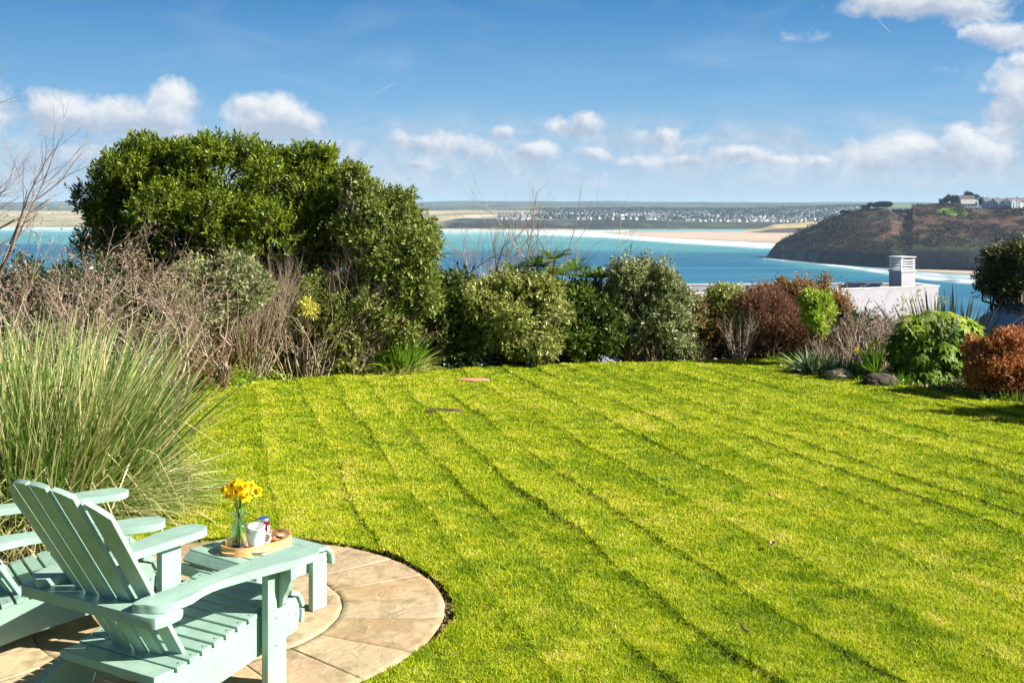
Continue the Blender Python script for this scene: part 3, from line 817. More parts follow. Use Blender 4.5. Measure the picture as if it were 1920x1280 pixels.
def twigs(g, base, nst, L, r, spread, levels, up=.15, wob=.22, kids=(2,4), lean=(0,0,0), basew=.1, shrink=.62, nseg=4, kid_ang=.6, steps=None, start=.3):
    S = []
    def grow(p, d, L, r, lv):
        n = nseg; st = L/n
        for i in range(n):
            d2 = d + np.array([g.gauss(0, wob), g.gauss(0, wob), g.gauss(0, wob)+up]); d2 = d2/np.linalg.norm(d2)
            q = p + d2*st; ra = r*(1-.6*i/n); rb = r*(1-.6*(i+1)/n)
            S.append((*p, *q, ra, rb))
            p, d = q, d2
            if lv > 0 and i/n >= start-.01:
                for _ in range(g.randint(*kids)):
                    k = d + np.array([g.gauss(0,kid_ang), g.gauss(0,kid_ang), g.gauss(0,kid_ang)]); k /= np.linalg.norm(k)
                    grow(p, k, L*shrink*g.uniform(.6,1.1), rb*.62, lv-1)
    for _ in range(nst):
        a = g.uniform(0, 2*math.pi); s = spread*math.sqrt(g.random())
        d = np.array([math.cos(a)*s+lean[0], math.sin(a)*s+lean[1], 1.0+lean[2]]); d /= np.linalg.norm(d)
        p = np.array([base[0]+math.cos(a)*basew*g.random(), base[1]+math.sin(a)*basew*g.random(), base[2]])
        grow(p, d, L*g.uniform(.75,1.1), r*g.uniform(.7,1.1), levels)
    return S
def twiggy(name, label, cat, base, mat, seed, group=None, part='branches', buds=None, **kw):
    g = random.Random(seed); S = np.array(twigs(g, (0,0,0), **kw))
    o = thing(name, label, cat, base, 0, group)
    link(part, segs_mesh(part, S), mat, o)
    if buds:
        n = buds[0]; gi = np.random.default_rng(seed)
        thin = np.where(S[:,7] < np.quantile(S[:,7], .6))[0]
        i = gi.choice(thin, n); t = gi.random((n,1)); C = S[i,0:3]*(1-t)+S[i,3:6]*t
        A = unit(unit(S[i,3:6]-S[i,0:3])*.6+gi.normal(size=(n,3))*.6)
        link('leaves', leaves_mesh('leaves', C, A, rdir(n), buds[1]*(.6+.7*gi.random(n)), buds[2], gi.random(n)), buds[3], o)
    return o
def ribbons(n, cen, rad, Lr, W, th, droop, mat_rnd, lean=(0,0), seg=6, seed=0, az=None, curl=.0, jit=.15, zb=0.0, brok=0.0):
    """arching strap leaves; th=(min,max) angle from vertical"""
    g = np.random.default_rng(seed)
    a = g.random(n)*2*math.pi if az is None else g.uniform(az[0], az[1], n)
    rr = rad*np.sqrt(g.random(n)); ang = th[0]+(th[1]-th[0])*g.random(n)
    B = np.stack([cen[0]+rr*np.cos(a), cen[1]+rr*np.sin(a), np.full(n, cen[2]+zb)], 1)
    D = np.stack([np.cos(a)*np.sin(ang)+lean[0]+g.normal(0,jit,n), np.sin(a)*np.sin(ang)+lean[1]+g.normal(0,jit,n), np.cos(ang)], 1); D = unit(D)
    L = Lr[0]+(Lr[1]-Lr[0])*g.random(n)
    side = unit(np.cross(D, np.array([0,0,1.])+g.normal(size=(n,3))*.35))
    k = droop*(.5+g.random(n))
    hor = D.copy(); hor[:,2] = 0
    Vs = []
    brk = np.where(g.random(n) < brok, .35+.5*g.random(n), 9.0); bdir = unit(hor*.6 + g.normal(size=(n,3))*.5 + np.array([0,0,-.55]))
    for j in range(seg+1):
        s = j/seg
        sb = np.minimum(s, brk)
        p = B + D*(L*sb)[:,None] + bdir*(L*(s-sb))[:,None] + hor*(L*s*s*k*.35)[:,None] + np.array([0,0,-1.])*(L*s*s*k)[:,None] + side*(L*curl*math.sin(s*3))[:,None]
        w = W*(min(1, .55+s*2.2))*(1-s**2.2)+.0004
        w = w*(.7+.6*((np.arange(n)*7919)%100)/100.)
        Vs.append(p-side*w[:,None]*.5); Vs.append(p+side*w[:,None]*.5)
    V = np.stack(Vs, 1)
    m = 2*(seg+1); base = (np.arange(n)*m)[:,None]
    Fc = np.concatenate([base+np.array([[2*j, 2*j+1, 2*j+3, 2*j+2]]) for j in range(seg)], 0)
    if mat_rnd is None: rn = g.random(n)
    else: rn = mat_rnd(g, n)
    return V.reshape(-1,3), Fc, np.repeat(rn, m)
def join(parts):
    Vs, Fs, Rs, o = [], [], [], 0
    for V, Fc, r in parts:
        Vs.append(V); Fs.append(Fc+o); Rs.append(r); o += len(V)
    return np.concatenate(Vs), np.concatenate(Fs), np.concatenate(Rs)
def clump(name, label, cat, base, mat, specs, group=None, part='blades', extra=None):
    V, Fc, r = join([ribbons(**s) for s in specs])
    o = thing(name, label, cat, base, 0, group)
    link(part, npmesh(part, V, Fc, smooth=True, attrs={'rnd': r}), mat, o)
    return o
def onground(px, d):
    b = P(px, 500, d); return Vector((b.x, b.y, tzf(b.x, b.y)))
# ------------------------------------------------------------------ foliage colours
M_LAUREL = leafmat('glossy_green_leaf', [(0,(.035,.060,.006)),(.35,(.10,.15,.010)),(.7,(.21,.28,.016)),(.93,(.34,.40,.03)),(1,(.50,.50,.08))], rough=.42, transl=.33, spec=.35)
M_VAR = leafmat('variegated_leaf', [(0,(.05,.085,.012)),(.3,(.16,.21,.025)),(.6,(.34,.37,.08)),(.85,(.56,.54,.22)),(1,(.74,.68,.38))], rough=.42, transl=.3)
M_VARO = leafmat('olive_variegated_leaf', [(0,(.05,.085,.012)),(.35,(.13,.18,.02)),(.7,(.26,.31,.055)),(1,(.50,.50,.18))], rough=.45, transl=.3)
M_SILV = leafmat('silver_green_leaf', [(0,(.05,.08,.02)),(.35,(.16,.20,.06)),(.7,(.36,.38,.17)),(1,(.68,.64,.42))], rough=.42, transl=.25)
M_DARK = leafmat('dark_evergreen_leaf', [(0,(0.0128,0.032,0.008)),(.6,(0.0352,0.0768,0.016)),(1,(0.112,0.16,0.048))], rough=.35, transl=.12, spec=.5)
M_BRIGHT = leafmat('bright_green_leaf', [(0,(.13,.22,.015)),(.5,(.32,.46,.03)),(1,(.60,.66,.13))], rough=.42, transl=.35)
M_MAHO = leafmat('yellowish_pinnate_leaf', [(0,(.04,.10,.008)),(.5,(.12,.23,.012)),(.85,(.30,.36,.02)),(1,(.48,.32,.04))], rough=.4, transl=.3)
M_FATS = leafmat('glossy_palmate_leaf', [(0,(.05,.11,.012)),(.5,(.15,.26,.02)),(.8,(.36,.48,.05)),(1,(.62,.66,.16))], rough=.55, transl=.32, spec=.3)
M_RUST = leafmat('rusty_leaf', [(0,(0.081,0.0675,0.02025)),(.3,(0.243,0.1215,0.0405)),(.6,(0.351,0.2025,0.06075)),(.85,(0.324,0.297,0.0675)),(1,(0.567,0.216,0.135))], rough=.5, transl=.25)
M_COPPER = leafmat('copper_leaf', [(0,(.10,.03,.012)),(.35,(.33,.115,.03)),(.7,(.56,.23,.07)),(1,(.75,.42,.18))], rough=.45, transl=.35)
M_IVY = leafmat('ivy_leaf', [(0,(0.0528,0.128,0.0144)),(.5,(0.1584,0.304,0.0216)),(1,(0.4576,0.608,0.0432))], rough=.35, transl=.25)
M_DEADL = leafmat('dead_leaf', [(0,(.14,.09,.05)),(.5,(.30,.21,.12)),(1,(.48,.38,.25))], rough=.7, transl=.2)
M_BARK = twigmat('brown_bark', [(0,(.07,.045,.025)),(1,(.17,.12,.07))])
M_TWPALE = twigmat('pale_lichened_twig', [(0,(.20,.14,.10)),(.5,(.41,.31,.23)),(1,(.60,.49,.38))])
M_TWTAN = twigmat('tan_twig', [(0,(.24,.17,.10)),(.5,(.46,.36,.23)),(1,(.62,.51,.35))])
M_TWRED = twigmat('red_brown_twig', [(0,(0.143,0.052,0.026)),(.5,(0.299,0.1105,0.0585)),(1,(0.468,0.221,0.13))])
M_TWGREY = twigmat('grey_brown_twig', [(0,(0.132,0.096,0.072)),(.5,(0.264,0.204,0.156)),(1,(0.408,0.324,0.252))])
M_TWRUS = twigmat('russet_twig', [(0,(0.125,0.056,0.02926)),(.5,(0.2499,0.112,0.05985)),(1,(0.4263,0.217,0.1263))])
M_PAMPAS = leafmat('pampas_blade', [(0,(.05,.12,.015)),(.22,(.13,.24,.03)),(.46,(.27,.40,.09)),(.6,(.48,.54,.20)),(.75,(.68,.60,.28)),(.9,(.82,.68,.38)),(1,(.85,.76,.52))], rough=.5, transl=.35)
M_STRAP = leafmat('green_strap_leaf', [(0,(0.07,0.168,0.014)),(.5,(0.182,0.336,0.021)),(.8,(0.42,0.504,0.07)),(1,(0.7,0.588,0.252))], rough=.4, transl=.3)
M_PHORM = leafmat('dark_sword_leaf', [(0,(.025,.035,.015)),(.5,(.06,.075,.035)),(.8,(.14,.15,.09)),(1,(.28,.26,.15))], rough=.4, transl=.1)
M_ASTEL = leafmat('silver_strap_leaf', [(0,(0.039,0.078,0.026)),(.5,(0.104,0.169,0.0585)),(.8,(0.26,0.325,0.169)),(1,(0.52,0.546,0.351))], rough=.4, transl=.15)

# -------- the two big evergreens on the left
leafy('laurel_bush', 'largest bush, a tall dome of glossy dark green leaves left of centre', 'bush', (430,700), 14.8,
      [(290,352,95,80,.2),(420,342,110,76,0),(545,366,105,82,.2),(230,400,72,68,.3),(360,430,130,85,-.3),(500,450,140,95,-.2),(625,385,62,75,.2),(655,440,60,70,.2),(590,320,50,40,.1),(300,470,95,60,.1),(450,540,150,60,0),(600,500,80,80,.1)],
      19000, 8, .062, .024, M_LAUREL, M_BARK, r0=.075, sub=15, subr=.27, up=.9, seed=1, stems=4, ntip=700, shell=.45, spires=(90,.16))
leafy('laurel_bush', 'sparse leafy side of evergreen bush at the far left, standing against the bay', 'bush', (215,700), 15.6,
      [(215,440,55,60,0),(180,470,38,45,.2),(250,500,60,50,0)], 1700, 6, .06, .022, M_LAUREL, M_BARK, r0=.05, sub=8, subr=.3, up=.8, seed=2, stems=3, ntip=300)
leafy('elaeagnus_tree', 'tall olive-green variegated shrub leaning on the right side of the largest bush', 'shrub', (700,700), 14.3,
      [(675,352,24,34,.1),(712,385,30,32,.1),(755,385,20,26,.1),(710,430,66,50,0),(755,500,58,66,-.1),(790,450,26,40,.1),(780,560,40,40,0),(690,560,66,55,0),(775,470,24,36,.1),(655,332,12,20,.1),(735,600,55,40,0)],
      6600, 7, .062, .022, M_VARO, M_TWGREY, r0=.05, sub=10, subr=.3, up=.2, seed=3, stems=2, ntip=500, shell=.6, spires=(60,.15))
leafy('elaeagnus_shrub', 'silvery green variegated shrub below the left side of the largest bush', 'shrub', (400,700), 13.1,
      [(380,530,60,30,0),(440,520,55,32,0),(345,560,40,32,-.2),(420,570,70,40,0)], 3600, 7, .052, .02, M_SILV, M_TWGREY, r0=.03, sub=8, subr=.35, up=.25, seed=4, stems=3, ntip=200, spires=(30,.18))
# dark mass of hedge behind, through which little of the bay shows
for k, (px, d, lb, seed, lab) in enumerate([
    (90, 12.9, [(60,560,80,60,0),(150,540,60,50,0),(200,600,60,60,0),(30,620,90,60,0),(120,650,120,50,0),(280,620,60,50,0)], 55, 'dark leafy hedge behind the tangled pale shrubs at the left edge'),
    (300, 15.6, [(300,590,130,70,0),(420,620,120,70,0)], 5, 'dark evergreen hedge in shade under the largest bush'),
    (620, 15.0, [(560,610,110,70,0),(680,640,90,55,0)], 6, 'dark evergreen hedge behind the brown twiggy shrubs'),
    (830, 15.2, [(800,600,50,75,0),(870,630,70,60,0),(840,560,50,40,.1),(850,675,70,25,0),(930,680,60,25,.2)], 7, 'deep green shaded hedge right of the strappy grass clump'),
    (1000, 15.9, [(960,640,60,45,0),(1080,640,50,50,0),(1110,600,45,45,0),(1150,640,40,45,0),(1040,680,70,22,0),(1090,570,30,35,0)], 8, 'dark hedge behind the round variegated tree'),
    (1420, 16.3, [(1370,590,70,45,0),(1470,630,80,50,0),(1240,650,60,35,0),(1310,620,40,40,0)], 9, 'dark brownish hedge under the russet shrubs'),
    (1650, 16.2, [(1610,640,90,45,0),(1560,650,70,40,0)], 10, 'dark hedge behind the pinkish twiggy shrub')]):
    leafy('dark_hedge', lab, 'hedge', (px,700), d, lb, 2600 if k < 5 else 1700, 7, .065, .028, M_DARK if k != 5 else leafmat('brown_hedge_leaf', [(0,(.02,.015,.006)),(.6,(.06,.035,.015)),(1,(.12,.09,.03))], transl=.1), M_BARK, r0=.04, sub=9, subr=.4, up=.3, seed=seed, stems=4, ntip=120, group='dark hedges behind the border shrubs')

# -------- left: bare tree, tangled dead shrub, pampas, red twigs
twiggy('bare_tree', 'bare tree with thin upswept branches at the left edge against the sky', 'tree', onground(-165, 11.8), M_TWGREY, 11,
       nst=13, L=2.35, r=.052, spread=.52, levels=3, up=.05, wob=.10, kids=(1,2), lean=(.24,0,0), basew=.2, shrink=.50, nseg=5, kid_ang=.42, start=.2, part='trunk_and_branches')
for k, (px, d, L, n, seed, lab) in enumerate([(165,10.9,1.22,19,21,'tangled leafless pale shrub behind the tall grass, the one with a thick forked stem'),
                                         (30,10.6,1.15,19,22,'tangled leafless pale shrub at the left edge above the tall grass'),
                                         (285,11.6,1.0,15,23,'tangled leafless greyish shrub right of the forked pale one')]):
    twiggy('bare_shrub', lab, 'shrub', onground(px, d), M_TWPALE, seed, group='leafless pale shrubs behind the tall grass',
           nst=n, L=L, r=.023, spread=.75, levels=3, up=.05, wob=.22, kids=(1,3), basew=.35, shrink=.62, nseg=4, kid_ang=.62,
           buds=(2600,.034,.011,M_DEADL))
twiggy('lichened_stem_shrub', 'pale thick-stemmed bare shrub forking above the tall grass', 'shrub', onground(180, 10.4), M_TWPALE, 26,
       nst=3, L=1.15, r=.04, spread=.4, levels=3, up=.06, wob=.2, kids=(1,2), basew=.08, shrink=.6, nseg=4, kid_ang=.6)
# pampas
pb = onground(78, 7.9)
c0 = (0,0,0)
clump('pampas_grass', 'very large tussock of long green and straw blades behind the chairs', 'ornamental grass', pb, M_PAMPAS, [
    dict(n=3400, cen=c0, rad=.52, Lr=(.7,1.72), W=.0135, th=(.0,.58), droop=.14, lean=(.10,0), seg=8, jit=.22, brok=.14, seed=31, mat_rnd=lambda g,n: np.clip(.05+.5*g.random(n)+(g.random(n) < .28)*.45, 0, 1)),
    dict(n=2600, cen=c0, rad=.55, Lr=(.55,1.08), W=.0125, th=(.5,1.35), droop=.26, lean=(.08,-.1), seg=8, jit=.28, brok=.22, seed=32, mat_rnd=lambda g,n: np.clip(.05+.55*g.random(n)+(g.random(n) < .40)*.45, 0, 1)),
    dict(n=1900, cen=c0, rad=.75, Lr=(.45,1.0), W=.011, jit=.3, brok=.3, th=(.9,1.6), droop=.30, lean=(.1,-.1), seg=6, seed=33, mat_rnd=lambda g,n: np.clip(.5+.5*g.random(n), 0, 1)),
    dict(n=420, cen=c0, rad=.4, Lr=(.9,1.6), W=.008, th=(.0,.65), droop=.10, lean=(.15,0), seg=7, seed=34, mat_rnd=lambda g,n: .6+.4*g.random(n))])
pb2 = onground(-190, 8.3)
clump('pampas_grass', 'part of a second tall grass tussock at the left edge, behind the far chair', 'ornamental grass', pb2, M_PAMPAS, [
    dict(n=3200, cen=c0, rad=.5, Lr=(.8,1.45), W=.011, jit=.22, th=(.0,1.2), droop=.2, lean=(.1,0), seg=6, seed=35, mat_rnd=lambda g,n: np.clip(.15+.45*g.random(n)+(g.random(n) < .25)*.35, 0, 1))])
# thatch round its foot
n = 5200; a = rng.random(n)*6.28; r = .35+1.1*rng.random(n)
C = np.stack([pb.x+r*np.cos(a), pb.y+r*np.sin(a)*.9, .002+.03*rng.random(n)], 1)
k = (~inside(lawn_poly, C[:,0]-.08, C[:,1]+.05)) & (np.hypot(C[:,0]-PC[0], C[:,1]-PC[1]) > PR+.02); C = C[k]; n = len(C)
Ax = rdir(n); Ax[:,2] = np.abs(Ax[:,2])*.25
tag(link('straw_litter', leaves_mesh('straw_litter', C, unit(Ax), rdir(n), .05+.12*rng.random(n), .005, rng.random(n)), M_DEADL), 'dead straw lying around the foot of the tall grass', 'straw', kind='stuff')
twiggy('red_twig_shrub', 'dense red-brown twiggy shrub at the right of the tall grass', 'shrub', onground(352, 12.9), M_TWRED, 41,
       nst=55, L=.60, r=.0075, spread=.6, levels=2, up=.05, wob=.14, kids=(1,2), lean=(.15,0,0), basew=.38, shrink=.55, nseg=4, kid_ang=.4)
twiggy('red_twig_shrub', 'lower red-brown twigs between the tall grass and the pale upright twigs', 'shrub', onground(305, 12.3), M_TWRED, 42,
       nst=50, L=.5, r=.007, spread=.8, levels=2, up=.03, wob=.16, kids=(1,2), basew=.35, shrink=.6, nseg=4, kid_ang=.5, group=None)
twiggy('upright_twig_shrub', 'fan of fine pale upright bare twigs under the largest bush', 'shrub', onground(468, 13.7), M_TWPALE, 43,
       nst=110, L=1.03, r=.0085, spread=.55, levels=2, up=.10, wob=.07, kids=(1,2), lean=(.14,0,0), basew=.14, shrink=.5, nseg=5, kid_ang=.22)
for k, (px, d, L, n, seed, m_, lab) in enumerate([(590,14.1,.97,34,44,M_TWTAN,'brown bare tangled shrub between the fan of twigs and the olive shrub'),
                                   (655,14.4,1.06,26,45,M_TWGREY,'reddish bare twigs rising in front of the olive shrub'),
                                   (545,13.9,.62,26,46,M_TWTAN,'low bare tangle of tan twigs beside the fan of twigs')]):
    twiggy('bare_shrub', lab, 'shrub', onground(px, d), m_, seed, group='bare brown shrubs in the border',
           nst=n, L=L, r=.009, spread=.55, levels=2, up=.08, wob=.17, kids=(1,3), basew=.3, shrink=.55, nseg=4, kid_ang=.5)
twiggy('curved_bare_stem', 'single pale curved bare stem reaching right of the olive shrub', 'stem', onground(742, 14.6), M_TWPALE, 47,
       nst=2, L=1.25, r=.014, spread=.05, levels=1, up=.12, wob=.05, kids=(0,1), lean=(.55,0,0), basew=.05, shrink=.35, nseg=6, kid_ang=.4)
leafy('small_variegated_shrub', 'low small-leaved cream and green shrub at the lawn edge, left of the strappy clump', 'shrub', (660,705), 14.35,
      [(640,650,46,46,0),(690,645,46,50,.1),(660,685,60,20,0),(590,660,36,36,.1),(560,640,24,24,.2)], 4200, 6, .034, .018, M_VAR, M_TWTAN, r0=.02, sub=10, subr=.35, up=.2, seed=12, stems=5, ntip=300)
twiggy('dry_twig_shrub', 'dry pinkish twigs behind the strappy clump', 'shrub', onground(700, 14.6), M_TWTAN, 48,
       nst=55, L=.62, r=.007, spread=.6, levels=2, up=.06, wob=.14, kids=(1,2), lean=(.1,0,0), basew=.3, shrink=.55, nseg=4, kid_ang=.4, buds=(1500,.03,.014,M_DEADL))
clump('strappy_clump', 'arching green strappy leaved clump at the far lawn edge', 'plant', onground(750, 14.45), M_STRAP, [
    dict(n=420, cen=c0, rad=.16, Lr=(.45,.85), W=.02, th=(.0,.75), droop=.30, seg=6, seed=51, mat_rnd=lambda g,n: np.clip(.2+.4*g.random(n), 0, 1)),
    dict(n=300, cen=c0, rad=.22, Lr=(.3,.62), W=.012, th=(.3,1.3), droop=.42, seg=6, seed=52, mat_rnd=lambda g,n: np.clip(.65+.35*g.random(n), 0, 1)),
    dict(n=500, cen=c0, rad=.3, Lr=(.12,.32), W=.010, th=(.3,1.4), droop=.2, seg=4, seed=53, mat_rnd=lambda g,n: .7+.3*g.random(n))])
# ivy along the lawn edge
n = 9000; t = rng.random(n)
px = 385+rng.random(n)*270; ybase = np.interp(px, [385,500,640,800], [738,715,706,697])
C = np.array([[*G(a, b)[:2]] for a, b in zip(px, ybase - 1)]); off = rng.random(n)*.75-.04
hh = .03+rng.random(n)*.26*np.sin(np.clip(off/.75, 0, 1)*3.1)*(.6+.8*vn(px*.06, px*0, 5))
C = np.stack([C[:,0]-off*.25, C[:,1]+off, hh], 1)
tag(link('ivy', leaves_mesh('ivy', C, unit(rdir(n)*.6+np.array([0,-.5,.3])), unit(rdir(n)*.5+np.array([0,-.5,.8])), .055*(.6+.7*rng.random(n)), .046, rng.random(n)), M_BRIGHT), 'low bright green ivy along the far left edge of the lawn', 'ivy', kind='stuff')
leafy('leafy_shrub', 'bright green leafy shoots behind the fan of pale twigs', 'shrub', (430,715), 13.7,
      [(430,640,26,45,0),(410,690,26,26,0),(455,680,20,30,0)], 520, 6, .07, .045, M_BRIGHT, M_BARK, r0=.02, sub=6, seed=14, stems=3, ntip=60)
leafy('yellow_flower_shrub', 'small tuft of yellow-green flowers among the brown twigs', 'shrub', (580,700), 13.7,
      [(578,582,8,6,0)], 70, 7, .06, .012, leafmat('yellow_flower', [(0,(.55,.55,.05)),(1,(.8,.75,.15))], transl=.3), M_BARK, r0=.012, sub=4, seed=15, ntip=20)

# -------- centre
leafy('variegated_tree', 'rounded cream-green variegated small tree with a short trunk in the middle of the hedge', 'tree', (962,690), 15.15,
      [(950,555,78,38,0),(890,580,48,40,0),(1010,580,48,45,0),(955,610,80,38,-.1),(920,640,40,25,-.1),(1000,645,45,28,-.1),(870,550,26,22,.2),(850,610,36,50,.1),(875,640,26,26,0)],
      8200, 7, .058, .022, M_VAR, M_BARK, r0=.05, sub=11, subr=.32, up=.05, droop=.25, seed=16, stems=1, ntip=450, shell=.6, spires=(45,.16))
twiggy('leafless_tree', 'wide leafless tree of fine dark twigs standing in front of the bay', 'tree', onground(893, 16.6), M_TWGREY, 61,
       nst=12, L=2.05, r=.040, spread=.62, levels=3, up=.06, wob=.11, kids=(1,2), lean=(.02,0,.30), basew=.14, shrink=.55, nseg=5, kid_ang=.45, start=.4, part='trunk_and_branches')
twiggy('leafless_tree', 'smaller leafless tree with long bare shoots sweeping right over the bay', 'tree', onground(1000, 16.9), M_TWGREY, 62,
       nst=8, L=2.3, r=.036, spread=.4, levels=2, up=.06, wob=.09, kids=(1,2), lean=(.42,0,.3), basew=.1, shrink=.5, nseg=5, kid_ang=.38, start=.4, part='trunk_and_branches')
def mahonia(label, px, d, heads, seed):
    b = onground(px, d); g = np.random.default_rng(seed)
    o = thing('mahonia', label, 'shrub', b, 0, 'tall shrubs with whorls of spiky leaflets in the hedge')
    C, A, N, L, W, S = [], [], [], [], [], []
    for (hx, hy, s) in heads:
        top = np.array(P(hx, hy, d+g.normal()*.15)); bo = np.array(b)
        p = bo + np.array([g.normal()*.08, g.normal()*.08, 0]); m = (p+top)/2 + np.array([g.normal()*.05, 0, -.1])
        for q0, q1, ra, rb in ((p, m, .016, .012), (m, top, .012, .009)): S.append((*(q0-bo), *(q1-bo), ra, rb))
        nl = 22
        for k in range(nl):
            az = 2*math.pi*k/nl*2.4+g.random(); el = .15+.75*g.random()
            dr = np.array([math.cos(az)*math.cos(el), math.sin(az)*math.cos(el), math.sin(el)]); LLf = s*(.8+.4*g.random())
            side = np.cross(dr, [0,0,1]); side /= np.linalg.norm(side); upn = np.cross(side, dr)
            for j in range(8):
                t = (j+1.2)/8.5; c = top + dr*LLf*t + np.array([0,0,-.25*LLf*t*t])
                for sg in (-1, 1):
                    C.append(c-bo); A.append(unit(side*sg+dr*.45+np.array([0,0,-.15]))); N.append(upn+g.normal(size=3)*.15); L.append(s*.27*(1-.4*t)); W.append(s*.075)
            S.append((*(top-bo), *(top+dr*LLf*.95+np.array([0,0,-.22*LLf])-bo), .003, .001))
    n = len(C)
    link('crown', leaves_mesh('crown', np.array(C), np.array(A), np.array(N), np.array(L), np.array(W), np.clip(np.repeat(g.random(n//16+1), 16)[:n]*.7+g.random(n)*.3, 0, 1)), M_MAHO, o)
    link('stems', segs_mesh('stems', np.array(S)), M_BARK, o)
mahonia('shrub with whorls of yellow-green leaflets rising above the round variegated tree', 1010, 15.3, [(1008,500,.30),(1040,485,.27),(965,505,.22),(1045,515,.28),(1020,525,.26),(990,530,.26)], 71)
mahonia('shrub with whorls of leaflets on bare stems between the variegated tree and the silvery tree', 1095, 15.9, [(1080,505,.25),(1100,520,.30),(1070,540,.24),(1130,520,.26),(1120,550,.24),(1090,565,.22),(1150,555,.2)], 72)
mahonia('small sprig with yellow leaflets over the right shoulder of the olive shrub', 815, 14.9, [(810,522,.20),(800,500,.16),(835,560,.2)], 73)
leafy('silver_variegated_tree', 'silvery green tree with upright leafy spires right of the whorled shrubs', 'tree', (1195,685), 15.6,
      [(1170,545,34,38,0),(1210,540,48,48,0),(1255,555,36,38,0),(1200,600,65,45,0),(1250,600,48,40,0),(1145,600,26,45,0),(1230,645,55,28,0),(1168,525,11,22,0),(1213,515,10,26,0),(1232,525,9,20,0),(1258,535,9,18,0),(1290,590,30,40,.1),(1120,640,36,45,.1),(1285,650,34,35,.1)],
      7200, 7, .052, .019, M_SILV, M_BARK, r0=.04, sub=9, subr=.3, up=.35, seed=17, stems=3, ntip=400, shell=.6, spires=(60,.30))
leafy('variegated_shrub', 'pale cream-leaved variegated shrub beside the white roof strip', 'shrub', (1360,680), 15.9,
      [(1352,562,24,16,0),(1382,562,28,16,0),(1370,588,36,22,0)], 1300, 7, .06, .022, M_VAR, M_BARK, r0=.025, sub=7, subr=.38, up=.1, seed=18, stems=2, ntip=100, spires=(20,.14))
leafy('rusty_hedge_plant', 'green and rust leaved shrub between the silvery tree and the pale fan of twigs', 'shrub', (1310,685), 15.8,
      [(1310,590,32,24,0),(1335,625,44,32,0),(1290,625,24,34,0),(1370,640,40,30,.2)], 1900, 6, .04, .02, M_RUST, M_TWRUS, r0=.025, sub=7, subr=.35, seed=19, stems=4, ntip=160)
# russet dome and its neighbours
leafy('russet_twig_bush', 'dense wide dome of fine russet-brown twigs in the right half of the hedge', 'bush', (1440,690), 15.75,
      [(1425,600,50,48,0),(1465,595,50,50,0),(1500,620,42,48,.1),(1400,632,34,38,.1),(1450,640,60,40,0),(1530,655,40,30,.1),(1570,650,34,34,.2)], 11000, 5, .045, .0085, leafmat('russet_fine_twig', [(0,(.10,.045,.028)),(.5,(.22,.11,.065)),(1,(.42,.25,.16))], rough=.7, transl=.15, spec=.15), M_TWRUS,
      r0=.02, sub=10, subr=.36, up=.9, seed=81, stems=10, ntip=700, shell=.45, spread=.35, parts=('twig_mass','stems'))
leafy('rusty_escallonia', 'long rust and green leaved shrub rising behind the russet dome', 'shrub', (1500,690), 16.2,
      [(1450,556,45,14,0),(1500,545,45,20,0),(1552,568,42,28,0),(1578,612,36,34,0),(1425,566,34,14,0),(1530,590,55,40,.1),(1545,530,14,10,0),(1470,532,14,8,0)],
      5200, 6, .034, .016, M_RUST, M_TWRUS, r0=.03, sub=12, subr=.3, up=.8, seed=20, stems=5, ntip=500, shell=.5, spires=(110,.20))
leafy('lime_green_shrub', 'small bright lime-green leafy mound on the russet hedge', 'shrub', (1535,690), 15.0,
      [(1530,572,25,21,0),(1548,588,22,22,.1),(1528,603,17,18,-.1),(1540,618,10,12,0)], 1900, 6, .034, .020, M_BRIGHT, M_BARK, r0=.02, sub=10, subr=.36, up=.4, seed=24, ntip=80, spires=(30,.10))
twiggy('pale_twig_fan', 'small fan of pale tan bare stems at the far lawn edge', 'shrub', onground(1385, 15.6), M_TWPALE, 82,
       nst=60, L=.52, r=.007, spread=.5, levels=1, up=.10, wob=.08, kids=(1,2), basew=.08, shrink=.5, nseg=4, kid_ang=.3)
twiggy('pinkish_twig_shrub', 'pinkish-brown fine twiggy shrub in front of the white wall', 'shrub', onground(1640, 15.4), M_TWPALE, 83,
       nst=110, L=.50, r=.006, spread=.9, levels=2, up=.05, wob=.14, kids=(1,2), basew=.32, shrink=.55, nseg=4, kid_ang=.4, buds=(3600,.028,.011,leafmat('pinkish_bud', [(0,(.16,.09,.06)),(1,(.42,.29,.22))], transl=.15)))
clump('daffodil_leaf_clump', 'low clump of fresh green strap leaves at the far lawn corner', 'plant', onground(1463, 15.6), M_STRAP, [
    dict(n=240, cen=c0, rad=.22, Lr=(.12,.26), W=.016, th=(.0,.9), droop=.3, seg=5, seed=54, mat_rnd=lambda g,n: .1+.4*g.random(n))])
